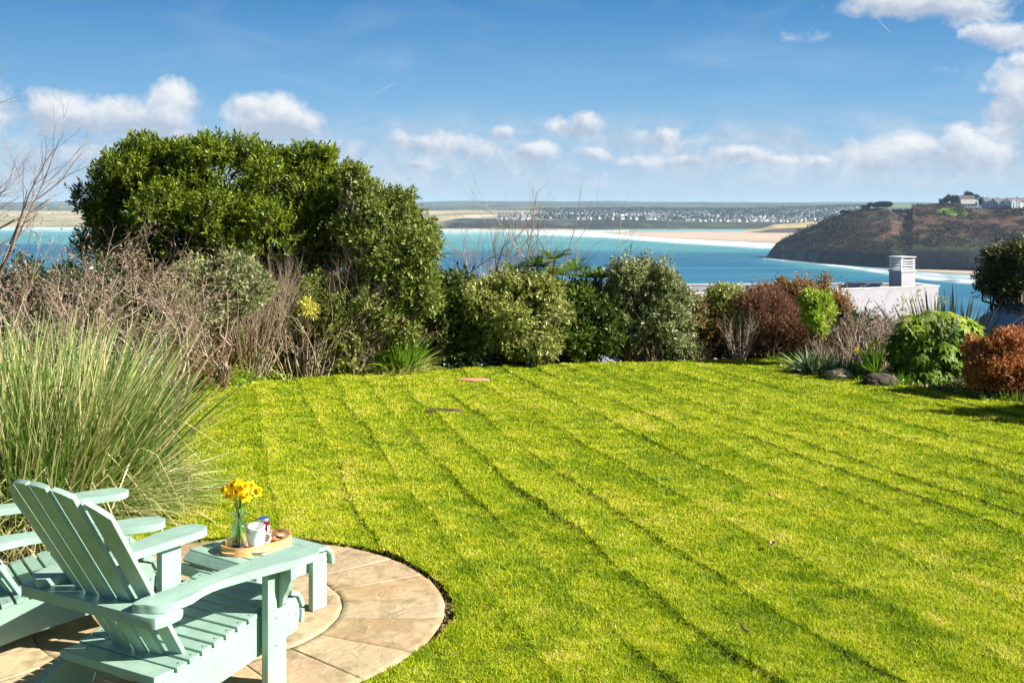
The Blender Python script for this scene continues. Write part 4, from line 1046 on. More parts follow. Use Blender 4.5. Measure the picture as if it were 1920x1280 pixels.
# -------- right bed
def fatsia(px, d, lobes, seed, nl):
    b = onground(px, d); g = np.random.default_rng(seed); bo = np.array(b)
    o = thing('fatsia', 'big glossy hand-shaped leaves with pale green flower heads in the right bed', 'shrub', b)
    Lb = px_lobes(d, lobes)
    C, A, N, L, W, RN, S = [], [], [], [], [], [], []
    for i in range(nl):
        l = Lb[g.integers(len(Lb))]; dv = g.normal(size=3); dv /= np.linalg.norm(dv); dv[1] -= .35; dv[2] += .15; dv /= np.linalg.norm(dv)
        c = l[:3]+dv*l[3:6]*(.6+.4*g.random())
        if c[2] < .08: c[2] = .08+.1*g.random()
        ax = unit(dv*np.array([1,1,.3])+g.normal(size=3)*.3+np.array([0,0,-.25])); nn = unit(dv*.5+np.array([0,-.1,.9])+g.normal(size=3)*.25)
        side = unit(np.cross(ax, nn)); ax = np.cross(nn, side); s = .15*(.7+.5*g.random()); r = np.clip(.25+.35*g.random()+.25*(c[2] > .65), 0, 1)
        for k in range(8):
            th = (k-3.5)/3.5*2.15; dd = ax*math.cos(th)+side*math.sin(th)-nn*.12
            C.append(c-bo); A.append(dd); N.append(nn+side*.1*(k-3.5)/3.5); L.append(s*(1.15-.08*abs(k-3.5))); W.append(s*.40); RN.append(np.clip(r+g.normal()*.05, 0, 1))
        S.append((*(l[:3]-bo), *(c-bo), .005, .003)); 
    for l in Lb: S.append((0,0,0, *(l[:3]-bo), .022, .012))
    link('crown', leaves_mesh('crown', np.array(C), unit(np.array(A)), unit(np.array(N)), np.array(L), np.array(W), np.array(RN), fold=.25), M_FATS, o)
    link('stems', segs_mesh('stems', np.array(S)), M_TWTAN, o)
    # pale flower panicles: stalks with little round heads
    S2, C2 = [], []
    for i in range(10):
        p = np.array(P(1690+g.random()*130, 570+g.random()*70, d-.45+.2*g.random()))
        q = p + np.array([g.normal()*.03, -.03, .13])
        S2.append((0,0,.3, *(p-bo), .006, .005)); S2.append((*(p-bo), *(q-bo), .006, .004))
        for j in range(7):
            t = .3+.7*g.random(); e = p+(q-p)*t + unit(g.normal(size=3))*.07
            S2.append((*(p+(q-p)*t-bo), *(e-bo), .003, .002)); C2 += [e-bo]*16
    C2 = np.array(C2); n = len(C2)
    PF = leafmat('pale_green_flower', [(0,(.35,.42,.16)),(1,(.60,.62,.32))], transl=.2)
    f = link('flower_heads', leaves_mesh('flower_heads', C2, rdir(n), rdir(n), .024, .010, rng.random(n)), PF, o)
    link('flower_stalks', segs_mesh('flower_stalks', np.array(S2)), PF, f)
fatsia(1745, 13.9, [(1720,620,40,34,0),(1770,610,50,32,0),(1700,655,34,32,0),(1750,660,55,36,-.1),(1805,620,26,24,0),(1800,665,30,35,0),(1735,700,35,18,-.2)], 91, 470)
# dark interior under the fatsia
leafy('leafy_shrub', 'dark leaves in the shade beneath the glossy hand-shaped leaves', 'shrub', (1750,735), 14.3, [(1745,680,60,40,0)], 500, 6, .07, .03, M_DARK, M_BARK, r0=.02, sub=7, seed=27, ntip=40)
leafy('copper_shrub', 'dense copper-orange leaved shrub at the right edge of the lawn', 'shrub', (1880,745), 12.6,
      [(1880,682,72,52,0),(1935,668,60,46,.2),(1850,700,50,42,0),(1915,710,70,36,-.1),(1835,662,28,28,.1)], 9000, 6, .026, .014, M_COPPER, M_TWRED, r0=.03, sub=16, subr=.25, up=.8, seed=28, stems=8, ntip=900, shell=.45, spires=(160,.07))
leafy('dark_evergreen', 'dark evergreen with small pale-edged leaves at the right edge behind the car', 'bush', (1900,600), 22.5,
      [(1885,515,42,40,0),(1930,510,50,50,0),(1862,535,28,26,0),(1862,492,16,20,0),(1905,480,22,16,0)], 5200, 6, .06, .026, leafmat('dull_evergreen_leaf', [(0,(.03,.05,.010)),(.5,(.08,.11,.02)),(.85,(.20,.21,.06)),(1,(.45,.42,.2))], transl=.12), M_BARK, r0=.06, sub=10, subr=.3, up=.6, seed=29, ntip=150, spires=(40,.35))
pp = onground(1775, 17.6)
clump('phormium', 'dark sword-leaved plant standing in front of the bay, left of the car', 'plant', pp, M_PHORM, [
    dict(n=130, cen=c0, rad=.25, Lr=(1.05,1.75), W=.078, th=(.0,.55), droop=.04, seg=5, seed=55, mat_rnd=None, jit=.06),
    dict(n=40, cen=c0, rad=.2, Lr=(1.0,1.6), W=.062, th=(.4,.95), droop=.14, lean=(-.25,0), seg=5, seed=56, mat_rnd=None, jit=.08)])
clump('yucca', 'spiky green yucca behind the dark rock', 'plant', onground(1642, 13.75), M_STRAP, [
    dict(n=60, cen=(0,0,.12), rad=.03, Lr=(.30,.42), W=.026, th=(.0,1.15), droop=.03, seg=4, seed=57, mat_rnd=lambda g,n: .15+.45*g.random(n), jit=.03)])
for k, (px, d, n, s, L, lab) in enumerate([(1530,14.3,420,58,.44,'silvery strap-leaved tussock at the corner of the right bed'),(1580,14.15,300,59,.36,'silvery strap-leaved tussock behind the pale rock')]):
    clump('strap_tussock', lab, 'plant', onground(px, d), M_ASTEL, [
        dict(n=n, cen=c0, rad=.12, Lr=(L*.6,L*1.25), W=.024, th=(.0,1.35), droop=.32, seg=6, seed=s, mat_rnd=None)], group='silvery strap-leaved tussocks')
twiggy('dry_seedheads', 'dry pinkish brush of fine stems behind the silvery tussocks', 'plant', onground(1570, 14.6), M_TWPALE, 84,
       nst=90, L=.34, r=.004, spread=.9, levels=1, up=.02, wob=.12, kids=(1,2), basew=.2, shrink=.5, nseg=4, kid_ang=.4)
for k, (px, d, n, s, lab) in enumerate([(1600,13.9,70,64,'clump of upright daffodil leaves left of the yucca'),(1690,13.4,50,65,'thin daffodil leaves right of the dark rock'),(1665,13.3,30,66,'few green leaves rising before the dark rock'),(1905,12.25,26,67,'small tuft of green leaves at the right end of the bed')]):
    clump('daffodil_leaf_clump', lab, 'plant', onground(px, d), M_STRAP, [
        dict(n=n, cen=c0, rad=.09, Lr=(.14,.27), W=.013, th=(.0,.5), droop=.15, seg=5, seed=s, mat_rnd=lambda g,n: .1+.4*g.random(n))], group='clumps of daffodil leaves in the right bed')
twiggy('slender_bare_shrub', 'slender pale bare branching stems behind the yucca', 'shrub', onground(1612, 14.2), M_TWPALE, 85,
       nst=4, L=.8, r=.008, spread=.4, levels=2, up=.05, wob=.1, kids=(1,2), lean=(-.1,0,0), basew=.05, shrink=.5, nseg=5, kid_ang=.35)
# daffodils flowering in the bed
for k, (px, py, d) in enumerate([(1607,657,13.9),(1632,648,14.0),(1641,640,14.1),(1654,646,14.0),(1668,655,13.9)]):
    tp = P(px, py, d); b = Vector((tp.x, tp.y, tzf(tp.x, tp.y)))
    t = thing('daffodil', ['leftmost yellow daffodil in the right bed, left of the yucca','yellow daffodil above the left side of the yucca','highest yellow daffodil above the yucca','yellow daffodil above the right side of the yucca','rightmost yellow daffodil, beside the yucca'][k], 'flower', b, 0, 'daffodils flowering in the right bed')
    h = tp-b
    bm = bmesh.new(); tube_bm(bm, [Vector((0,0,0)), h*.6+Vector((.01,0,0)), h], .004, 5); link('stem', bm_mesh(bm, 'stem', True), STEM, t)
    q = Vector((random.uniform(-.5,.5), -1, .2)).normalized().to_track_quat('Z','Y').to_matrix().to_4x4(); M = Matrix.Translation(h) @ q
    bm = bmesh.new()
    for j in range(6):
        a = j*math.pi/3; vs = [M @ Vector((r*math.cos(a+da), r*math.sin(a+da), z)) for r, da, z in ((.006,-.5,0),(.028,-.38,.002),(.044,0,-.004),(.028,.38,.002),(.006,.5,0))]
        bm.faces.new([bm.verts.new(v) for v in vs])
    link('petals', bm_mesh(bm, 'petals'), PETAL, t)
    bm = bmesh.new(); lathe(bm, [(.002,.002),(.011,.006),(.014,.022),(.020,.030),(.012,.022)], 10, M); link('trumpet', bm_mesh(bm, 'trumpet', True), TRUMP, t)
# weeds and low growth at the bed edge
n = 4200; tt_ = rng.random(n); px = 1480+430*tt_; yb = np.interp(px, [1480,1530,1600,1750,1920],[694,708,718,738,764])
C = np.array([[*G(a, b)[:2]] for a, b in zip(px, yb)]); off = rng.random(n)**1.5*1.0+.12
cl_ = vn(px*.045, off*4, 77)
k = (cl_ > .45) | (px < 1560)*(rng.random(n) < .7); C, off, cl_ = C[k], off[k], cl_[k]; n = len(C)
C = np.stack([C[:,0]+off*.2, C[:,1]+off, -.02+rng.random(n)*.09*cl_], 1)
tag(link('low_weeds', leaves_mesh('low_weeds', C, unit(rdir(n)*.7+np.array([0,-.2,.6])), rdir(n), .045*(.5+.8*rng.random(n)), .018, rng.random(n)), M_IVY), 'low green weeds along the front of the right bed', 'weeds', kind='stuff')
n = 7000; px = 1470+rng.random(n)*460; yb = np.interp(px, [1480,1530,1600,1750,1920],[690,704,714,734,760])
C = np.array([[*G(a, b)[:2]] for a, b in zip(px, yb)]); off = rng.random(n)*1.3
C = np.stack([C[:,0], C[:,1]+off-.02, -.03+.03*rng.random(n)], 1); Ax = rdir(n); Ax[:,2] = np.abs(Ax[:,2])*.3
tag(link('bed_leaf_litter', leaves_mesh('bed_leaf_litter', C, unit(Ax), rdir(n), .03+.05*rng.random(n), .018, rng.random(n)), LIT), 'dead leaves and stems on the soil of the right bed', 'leaf litter', kind='stuff')
n = 6500; px = 330+rng.random(n)*1150; yb = np.interp(px, [350,500,640,800,1100,1480],[742,714,704,696,682,675])
C = np.array([[*G(a, b)[:2]] for a, b in zip(px, yb)]); off = rng.random(n)*1.2
C = np.stack([C[:,0], C[:,1]+off+.03, C[:,1]*0], 1); C[:,2] = tz(C[:,0], C[:,1])+.004+.02*rng.random(n); Ax = rdir(n); Ax[:,2] = np.abs(Ax[:,2])*.3
tag(link('border_leaf_litter', leaves_mesh('border_leaf_litter', C, unit(Ax), rdir(n), .03+.05*rng.random(n), .016, rng.random(n)), LIT), 'dead leaves under the hedge along the far lawn edge', 'leaf litter', kind='stuff')
# rocks
def rock(label, px, d, s, mat, seed, rz=0):
    b = onground(px, d)
    bm = bmesh.new(); bmesh.ops.create_icosphere(bm, subdivisions=4, radius=1)
    for v in bm.verts:
        p = v.co.copy(); p = Vector([math.copysign(abs(c)**.75, c) for c in p])
        k = 1+.28*mn.noise(p*1.3+Vector((seed,0,0)))+.13*mn.noise(p*3.5+Vector((0,seed,0)))+.05*mn.noise(p*9)
        v.co = Vector((p.x*s[0]*k, p.y*s[1]*k, p.z*s[2]*k+s[2]*.55))
    o = tag(link('rock', bm_mesh(bm, 'rock', True, 32), mat, None, b), label, 'rock'); o.rotation_euler = (0,0,rz)
ROCKP = noisemat('pale_lichened_rock', [(.35,(.14,.11,.08)),(.5,(.32,.26,.19)),(.65,(.50,.44,.34))], scale=7, rough=.9, bump=.9, bscale=16, dist=.03)
ROCKD = noisemat('dark_rock', [(.35,(.04,.03,.025)),(.55,(.09,.07,.055)),(.7,(.17,.14,.11))], scale=6, rough=.9, bump=.9, bscale=14, dist=.03)
rock('pale rough rock between the silvery tussocks at the bed edge', 1572, 13.85, (.17,.12,.10), ROCKP, 3)
rock('dark rough rock at the foot of the yucca', 1648, 13.35, (.20,.14,.11), ROCKD, 8, .2)
rock('small pale stump-like stone left of the pale rough rock', 1548, 13.9, (.03,.03,.09), ROCKD, 12)
# tall hedge just outside the right edge of the picture: its shadow falls over the corner of the lawn
leafy('garden_hedge', 'green hedge at the far right, shading the corner of the lawn', 'hedge', (2150,800), 11.2,
      [(2110,690,55,85,0),(2200,670,80,110,.2),(2080,720,30,50,-.3)], 4200, 6, .05, .024, M_LAUREL, M_BARK, r0=.05, sub=9, seed=30, ntip=50)

leafy('leafy_shrub', 'olive leafy shrub seen through the brown twigs in the left border', 'shrub', (600,700), 14.0,
      [(540,590,50,45,0),(600,580,45,55,0),(640,620,50,50,0),(500,640,40,40,.1)], 2600, 6, .05, .02, M_VARO, M_TWGREY, r0=.03, sub=9, subr=.33, up=.2, seed=41, stems=4, ntip=200, spires=(25,.2))
leafy('leafy_shrub', 'mid green leafy shrub filling the hedge between the whorled shrubs and the silvery tree', 'shrub', (1110,685), 15.5,
      [(1090,590,45,40,0),(1130,610,40,50,0),(1075,640,40,40,0),(1120,655,45,30,0)], 2600, 6, .055, .024, leafmat('mid_green_leaf', [(0,(.03,.06,.01)),(.5,(.09,.15,.015)),(1,(.24,.30,.05))], transl=.3), M_BARK, r0=.03, sub=9, subr=.33, up=.3, seed=42, stems=4, ntip=200, spires=(25,.2))
leafy('leafy_shrub', 'dark green leafy shrub between the olive shrub and the round variegated tree', 'shrub', (820,690), 14.9,
      [(815,590,36,40,0),(850,560,36,30,0),(830,640,45,45,0)], 2000, 6, .055, .024, leafmat('deep_green_leaf', [(0,(.02,.04,.008)),(.5,(.06,.10,.012)),(1,(.20,.24,.04))], transl=.25), M_BARK, r0=.03, sub=8, subr=.33, up=.3, seed=43, stems=4, ntip=150, spires=(20,.2))
# ------------------------------------------------------------------ the bay
def attr_mat(name, an, rough, spec=.3, nscale=None, namp=.25, bump=None, stretch=None):
    m, nt, b = newmat(name)
    at_ = nd(nt, 'ShaderNodeAttribute', attribute_name=an); col = at_.outputs['Color']
    tc = nd(nt, 'ShaderNodeTexCoord'); vec = tc.outputs['Object']
    if stretch:
        mp = nd(nt, 'ShaderNodeMapping'); mp.inputs['Scale'].default_value = stretch; nt.links.new(vec, mp.inputs[0]); vec = mp.outputs[0]
    if nscale:
        nz = nd(nt, 'ShaderNodeTexNoise', Scale=nscale, Detail=8.0, Roughness=.65); nt.links.new(vec, nz.inputs['Vector'])
        f = ramp(nt, [(.3, (1-namp,)*3), (.7, (1+namp,)*3)], nz.outputs[0]).outputs[0]
        col = mixc(nt, col, f, 1.0, 'MULTIPLY')
    nt.links.new(col, b.inputs['Base Color'])
    if hasattr(rough, 'links'): pass
    b.inputs['Roughness'].default_value = rough; b.inputs['Specular IOR Level'].default_value = spec
    if bump:
        nz = nd(nt, 'ShaderNodeTexNoise', Scale=bump[0], Detail=6.0, Roughness=.6); nt.links.new(vec, nz.inputs['Vector'])
        bp = nd(nt, 'ShaderNodeBump', Strength=bump[1], Distance=bump[2]); nt.links.new(nz.outputs[0], bp.inputs['Height']); nt.links.new(bp.outputs[0], b.inputs['Normal'])
    return m
def Dsea(y): return F*(H-SEA)/(y-HY)
SHPX = [-600, 0, 500, 760, 860, 1000, 1150, 1230, 1300, 1400, 1500, 1700, 2400]
SHY  = [426, 426, 427.5, 429, 431, 431.5, 432, 431, 430.5, 430.5, 431, 432, 434]
def dshore(px): return Dsea(np.interp(px, SHPX, SHY))
SANDP = np.array([(1135,436.5),(1180,435.2),(1260,434.4),(1350,434.2),(1430,434.5),(1500,437),(1560,445),(1560,457),(1470,456.5),(1420,454.5),(1380,452),(1320,449.5),(1260,447),(1200,442.5),(1150,438.5)])
hl_px = [1436,1508,1590,1671,1739,1830,1920,2100,2400]
hl_yw = [482,489,497,503,505,508,512,520,535]
pxs = np.arange(-500, 2420, 3.0)
yy = np.concatenate([np.arange(425, 470, .5), np.arange(470, 560, 1.0), np.arange(560, 760, 8.0)])
PX, YY = np.meshgrid(pxs, yy); D = Dsea(YY); XW = (PX-960)/F*D
lerp = lambda a, b, t: a + (b-a)*np.clip(t, 0, 1)[...,None]
TURQ, TURL, DEEP, MID, NEAR, WHITE = [np.array(c) for c in [(.085,.27,.29),(.17,.38,.38),(.016,.105,.20),(.026,.145,.245),(.030,.140,.24),(.80,.82,.82)]]
w = fbm(XW/260, D/120, 3, 4)
yv = YY + 5*w + 1.5*fbm(XW/60, D/40, 5, 3) - np.clip((PX-1000)/900, -1, 1)*2 + np.where(PX < 400, 10, 0)*np.clip((400-PX)/300, 0, 1)
c = np.broadcast_to(TURL, PX.shape+(3,)).copy()
c = lerp(c, TURQ, (yv-440)/14)
c = lerp(c, DEEP, (yv-467)/7)  # blue band: deeper water, with cloud shadow put into the colour
c = lerp(c, MID, (yv-482)/30)
c = lerp(c, NEAR, (yv-520)/25)
# streaks of turquoise in the blue and light near the headland
st = np.clip(fbm(XW/300, D/38, 9, 5)*1.8, 0, 1)*np.clip((yv-470)/10, 0, 1)
c = lerp(c, TURQ, st*.42)
hy = np.interp(PX, hl_px, hl_yw)
near = np.exp(-((YY-(hy+7))/7.0)**2)*np.clip((PX-1400)/110, 0, 1)
c = lerp(c, TURQ*1.15, near*.75)
# surf
fo = np.zeros(PX.shape)
sh = np.interp(PX, SHPX, SHY)
for off, wd, am in ((1.2,.9,1.0),(4.2,1.0,.75),(7.5,.7,.4)):
    fo = np.maximum(fo, am*np.exp(-((YY-sh-off-.8*fbm(XW/200, XW*0, int(off*10), 3))/wd)**2)*(PX < 1180))
# broad breaker field in front of the sand flat
edge = np.interp(PX, [950,1050,1130,1200,1260,1320,1380,1420,1470,1560], [437.5,440,443,448.5,453,456.5,460,463,465,466])
top = np.interp(PX, [950,1050,1130,1200,1260,1320,1380,1420,1470], [434,434.6,436,441,445.5,448,450.5,453,455.5])
t = (YY-top)/(edge-top+1.5)
br = np.clip(1.25-np.abs(t-.5)*1.5, 0, 1)*(PX > 960)*np.clip(.80+.85*fbm(XW/120, D/14, 12, 5), 0, 1)*np.clip((PX-940)/60, 0, 1)
fo = np.maximum(fo, br*1.25)
# surf along the headland foot and onto the small beach
so = np.interp(PX, [1436,1480,1520,1590,1650,1700,1760,1830,1920,2100], [2.4,2.0,2.0,3.5,8,13,17,21,26,32])
fo = np.maximum(fo, (np.exp(-((YY-hy-so-1.2*fbm(XW/30, D/30, 15, 3))/(1.3+so*.13))**2) + .5*np.exp(-((YY-hy-so*.55)/(1.0+so*.16))**2))*(PX > 1430)*np.clip(.75+1.2*fbm(XW/14, D/25, 16, 4), 0, 1)*np.where(PX > 1600, 1, .9))
fo = np.clip(fo*(1+.5*fbm(XW/25, D/12, 18, 4)), 0, 1)
shal = (PX > 1640)*np.clip(1-(YY-hy)/(so+1), 0, 1)
c = lerp(c, np.array((.30,.36,.38)), shal*.6)
c = lerp(c, WHITE, fo)
V = np.stack([XW, D, np.full(D.shape, SEA)], -1).reshape(-1,3)
nx, ny = len(pxs), len(yy); ii = (np.arange(ny-1)[:,None]*nx + np.arange(nx-1)[None,:]).ravel()
Fq = np.stack([ii, ii+nx, ii+nx+1, ii+1], 1)
WATER = attr_mat('bay_water', 'col', .45, spec=.10, nscale=.02, namp=.14, bump=(.09,.9,1.2), stretch=(.35,1,1))
c4 = np.concatenate([c, np.ones(c.shape[:2]+(1,))], -1).reshape(-1,4)
tag(link('bay_water', npmesh('bay_water', V, Fq, smooth=True, attrs={'col': c4}), WATER), kind='structure')
DEEPW = noisemat('deep_sea_water', [(.3,(.016,.105,.20)),(.7,(.03,.15,.25))], scale=.02, rough=.45, spec=.1, bump=.9, bscale=.09, dist=1.2)
s = 60000.0
tag(link('sea', npmesh('sea', np.array([(-s,-s,SEA-1.2),(s,-s,SEA-1.2),(s,s,SEA-1.2),(-s,s,SEA-1.2)]), np.array([[0,1,2,3]])), DEEPW), kind='structure')
# sand flat in the river mouth
bm = bmesh.new(); vs = []
for a, b in SANDP:
    d = Dsea(b); vs.append(bm.verts.new(((a-960)/F*d, d, SEA+.5)))
f = bm.faces.new(vs); bmesh.ops.triangulate(bm, faces=[f])
BEACH = noisemat('pale_beach_sand', [(.35,(.40,.29,.205)),(.5,(.48,.36,.265)),(.65,(.54,.41,.31))], scale=.006, rough=.9, stretch=(.3,1.5,1))
tag(link('sand_flat', bm_mesh(bm, 'sand_flat'), BEACH), kind='structure')

# ------------------------------------------------------------------ far shore, dunes, fields, hills
pl_d = [0, 60, 140, 400, 1000, 1800, 3400, 5200, 6500, 9000, 12000]
pl_z = [-60.3, -58, -47, -43.5, -33, -21, -8, 10, 24, 16, 0]
def zland(px, d):
    ds = dshore(px); e = d-ds
    x = (px-960)/F*d
    cl = np.interp(px, [-500,700,800,860,1200,1260,1320,1500,2400],[.9,.9,.7,1.15,1.15,.95,.8,.75,.75])
    z = np.interp(e, pl_d, pl_z); z = -60 + (z+60)*np.where(e < 1400, cl+(1-cl)*np.clip((e-500)/900, 0, 1), 1)
    amp = np.clip(e/3000, 0, 1)
    z = z + 24*amp*fbm(x/1500, d/1300, 50, 4) + 3.0*np.clip(e/500, 0, 1)*fbm(x/350, d/300, 55, 4)
    # a nearer, higher rise on the right, with the pinkish field
    z = z + 20*np.exp(-((px-1640)/190)**2)*np.clip((e-1300)/900, 0, 1)*np.clip(1-(e-3600)/1500, 0, 1)
    z = z + 9*np.clip(e/5000, 0, 1)*fbm(x/500, d/900, 57, 4)
    z = z + 14*np.exp(-((px-960)/260)**2)*np.clip((e-3800)/1500, 0, 1)
    return np.where(e < 0, -62, z)
pxl = np.arange(-600, 2500, 3.5)
es = np.concatenate([[-30], np.linspace(0, 200, 16), np.linspace(230, 1400, 60), np.linspace(1430, 3400, 60), np.linspace(3500, 10500, 70)])
PX, E_ = np.meshgrid(pxl, es); D = dshore(PX)+E_; XW = (PX-960)/F*D; Z = zland(PX, D)
def cells(x, y, s, ang, sd):
    a, b = x*math.cos(ang)+y*math.sin(ang), -x*math.sin(ang)+y*math.cos(ang)
    a = a/s + .35*fbm(x/s*.6, y/s*.6, sd, 2); b = b/(s*.7) + .35*fbm(x/s*.6, y/s*.6, sd+4, 2)
    return _h(np.floor(a), np.floor(b), sd), np.minimum(np.abs(a-np.round(a)), np.abs(b-np.round(b)))
pal = np.array([(.075,.095,.045),(.11,.14,.055),(.05,.065,.04),(.15,.12,.08),(.06,.08,.05),(.13,.15,.07),(.11,.09,.065),(.045,.06,.035)])
h1, ed = cells(XW, D, 260, .5, 90)
fields = pal[(h1*7.99).astype(int)]
fields = lerp(fields, np.array((.035,.05,.022)), np.where(ed < .06, .8, 0)+np.clip(fbm(XW/240, D/240, 95, 4)*2.2-.25, 0, 1))
dune = lerp(np.broadcast_to(np.array((.52,.41,.24)), PX.shape+(3,)), np.array((.22,.21,.09)), .5+1.1*fbm(XW/160, D/160, 99, 5))
wood = lerp(np.broadcast_to(np.array((.012,.018,.016)), PX.shape+(3,)), np.array((.04,.038,.025)), .4+fbm(XW/90, D/90, 101, 4))
urban = lerp(np.broadcast_to(np.array((.07,.085,.045)), PX.shape+(3,)), np.array((.16,.14,.11)), .5+1.2*fbm(XW/70, D/70, 105, 4))
sand = np.broadcast_to(np.array((.46,.34,.25)), PX.shape+(3,))
c = fields
B4 = lambda c_: np.broadcast_to(np.array(c_), PX.shape+(3,))
wob = 160*fbm(XW/400, D/400, 110, 3)
isd = np.clip((1100-PX+wob*.6)/90, 0, 1)*np.clip((2300-E_+wob)/300, 0, 1)
c = lerp(c, dune, isd)
isu = np.clip((PX-900)/60, 0, 1)*np.clip((1500+np.clip(PX-1300, 0, 300)*1.6-E_+wob)/120, 0, 1)*np.clip((E_-330+ (1080-PX)*1.2*(PX < 1080))/60, 0, 1)*np.clip((1700-PX)/60, 0, 1)
c = lerp(c, urban, isu*.85)
isw = np.clip((400+170*fbm(XW/110, D*0, 120, 4)-E_)/40, 0, 1)*np.clip((PX-815)/25, 0, 1)*np.clip((E_-45)/20, 0, 1)*np.where(PX > 1250, .75, 1)
isw = isw*np.clip(1.5-1.1*vn(XW/45, E_/60, 125), 0, 1)
c = lerp(c, wood, isw)
iss = np.clip((36+16*fbm(XW/120, D*0, 121, 2)-E_)/15, 0, 1); c = lerp(c, np.where((PX > 1180)[...,None], np.array((.26,.21,.19)), sand), iss)
isf = (np.abs(PX-1560) < 90+30*fbm(D/200, D*0, 7, 2))*(E_ > 2350)*(E_ < 3100); c = lerp(c, np.array((.38,.27,.19)), isf*.9)
isg = (np.abs(PX-1700) < 50)*(E_ > 2350)*(E_ < 3100); c = lerp(c, np.array((.17,.24,.06)), isg*.9)
far = np.clip((E_-3000)/2500, 0, 1); c = lerp(c, lerp(B4((.050,.058,.052)), np.array((.10,.105,.08)), .5+1.3*fbm(XW/420, D/420, 131, 4)), far*.85)
V = np.stack([XW, D, Z], -1).reshape(-1,3); nx, ny = len(pxl), len(es)
ii = (np.arange(ny-1)[:,None]*nx + np.arange(nx-1)[None,:]).ravel(); Fq = np.stack([ii, ii+1, ii+nx+1, ii+nx], 1)
c4 = np.concatenate([c, np.ones(c.shape[:2]+(1,))], -1).reshape(-1,4)
LAND = attr_mat('far_land_cover', 'col', .95, spec=.05, nscale=.03, namp=.35)
tag(link('far_hills', npmesh('far_hills', V, Fq, smooth=True, attrs={'col': c4}), LAND), kind='structure')
# straw coloured dune spit behind the headland
n1, n2 = 60, 24; Vd, cd = [], []
for j in range(n2+1):
    for i in range(n1+1):
        px = 1395+i*(1760-1395)/n1; t = j/n2; d = 2560+t*320
        hh = np.interp(px, [1395,1425,1450,1520,1600,1760],[0,4,14,20,22,22])*math.sin(math.pi*min(1, t*1.1+.0)*.5)**.6*(1 if t < .9 else (1-t)*10)
        x = (px-960)/F*d; hh *= 1+.15*float(fbm(np.array(x/60), np.array(d/60), 2, 3)); Vd.append((x, d, SEA-.3+hh))
        sl = t < .3; cc = (.10,.08,.06) if (t < .28+.1*float(fbm(np.array(x/30), np.array(0.), 3, 2))) else (.45,.37,.17); cd.append((*cc, 1))
ii = np.array([[j*(n1+1)+i, j*(n1+1)+i+1, (j+1)*(n1+1)+i+1, (j+1)*(n1+1)+i] for j in range(n2) for i in range(n1)])
tag(link('sand_dunes', npmesh('sand_dunes', np.array(Vd), ii, smooth=True, attrs={'col': np.array(cd)}), LAND), kind='structure')

# ------------------------------------------------------------------ town across the bay
WALLW = noisemat('white_render', [(.3,(.50,.50,.49)),(.7,(.66,.66,.64))], scale=.05, rough=.8)
WALLC = noisemat('cream_render', [(.3,(.55,.50,.42)),(.7,(.65,.60,.50))], scale=.5, rough=.8)
SLATE = noisemat('grey_slate', [(.3,(.10,.10,.11)),(.7,(.17,.17,.18))], scale=.8, rough=.7)
def house_mesh(w, dp, h, rh, wall, roof, name='house'):
    bm = bmesh.new()
    b = [bm.verts.new((x, y, -3)) for x, y in ((-w/2,-dp/2),(w/2,-dp/2),(w/2,dp/2),(-w/2,dp/2))]
    t = [bm.verts.new((x, y, h)) for x, y in ((-w/2,-dp/2),(w/2,-dp/2),(w/2,dp/2),(-w/2,dp/2))]
    r0 = bm.verts.new((-w/2, 0, h+rh)); r1 = bm.verts.new((w/2, 0, h+rh))
    for i in range(4): bm.faces.new((b[i], b[(i+1)%4], t[(i+1)%4], t[i]))
    bm.faces.new((t[3], t[0], r0)); bm.faces.new((t[1], t[2], r1))
    o = .4
    e = [bm.verts.new(p) for p in ((-w/2-o,-dp/2-o,h-.3),(w/2+o,-dp/2-o,h-.3),(w/2+o,0,h+rh+.12),(-w/2-o,0,h+rh+.12),(w/2+o,dp/2+o,h-.3),(-w/2-o,dp/2+o,h-.3))]
    f1 = bm.faces.new((e[0], e[1], e[2], e[3])); f2 = bm.faces.new((e[3], e[2], e[4], e[5]))
    f1.material_index = 1; f2.material_index = 1
    me = bpy.data.meshes.new(name); bm.to_mesh(me); bm.free(); me.materials.append(wall); me.materials.append(roof); return me
HM = [house_mesh(10,7.5,5.2,3,WALLW,SLATE), house_mesh(8,7,5.2,2.6,WALLW,SLATE), house_mesh(14,8,4.6,3,WALLW,SLATE), house_mesh(9,7,3,2.4,WALLC,SLATE), house_mesh(7,6,2.8,1.2,WALLW,WALLW)]
rh_ = random.Random(3)
def town_pos():
    while True:
        px = rh_.uniform(935, 1640); e = rh_.uniform(380, 1500+max(0, px-1300)*1.6)
        if px < 1080 and e < 330+(px-935)*1.0: continue
        if px < 1000 and e > 1000: continue
        x = (px-960)/F*(dshore(px)+e)
        dens = .45+float(fbm(np.array(x/160), np.array(e/160), 130, 3)) + (.25 if abs(px-1130) < 130 and 700 < e < 1150 else 0)
        if rh_.random() < dens: return px, float(dshore(px)+e)
def place_house(px, d, me, rz, name='house'):
    o = bpy.data.objects.new(name, me); COL.objects.link(o)
    o.location = ((px-960)/F*d, d, float(zland(np.array(px), np.array(d)))+.2); o.rotation_euler = (0,0,rz); return o
for k in range(15):   # a neat row of chalets on the dunes
    px = 872+k*4.1; d = float(dshore(px))+640+k*4
    tag(place_house(px, d, HM[4], .2, 'chalet'), 'tiny white chalet in the straight row on the far dunes', 'chalet', 'row of chalets on the far dunes')
for k in range(285):
    px, d = town_pos()
    tag(place_house(px, d, HM[rh_.choice([0,0,1,1,2,3])], rh_.choice([0,1.57])+rh_.gauss(.3,.35)), 'tiny pale house in the town on the far side of the bay', 'house', 'houses of the town across the bay')
bmall = bmesh.new()
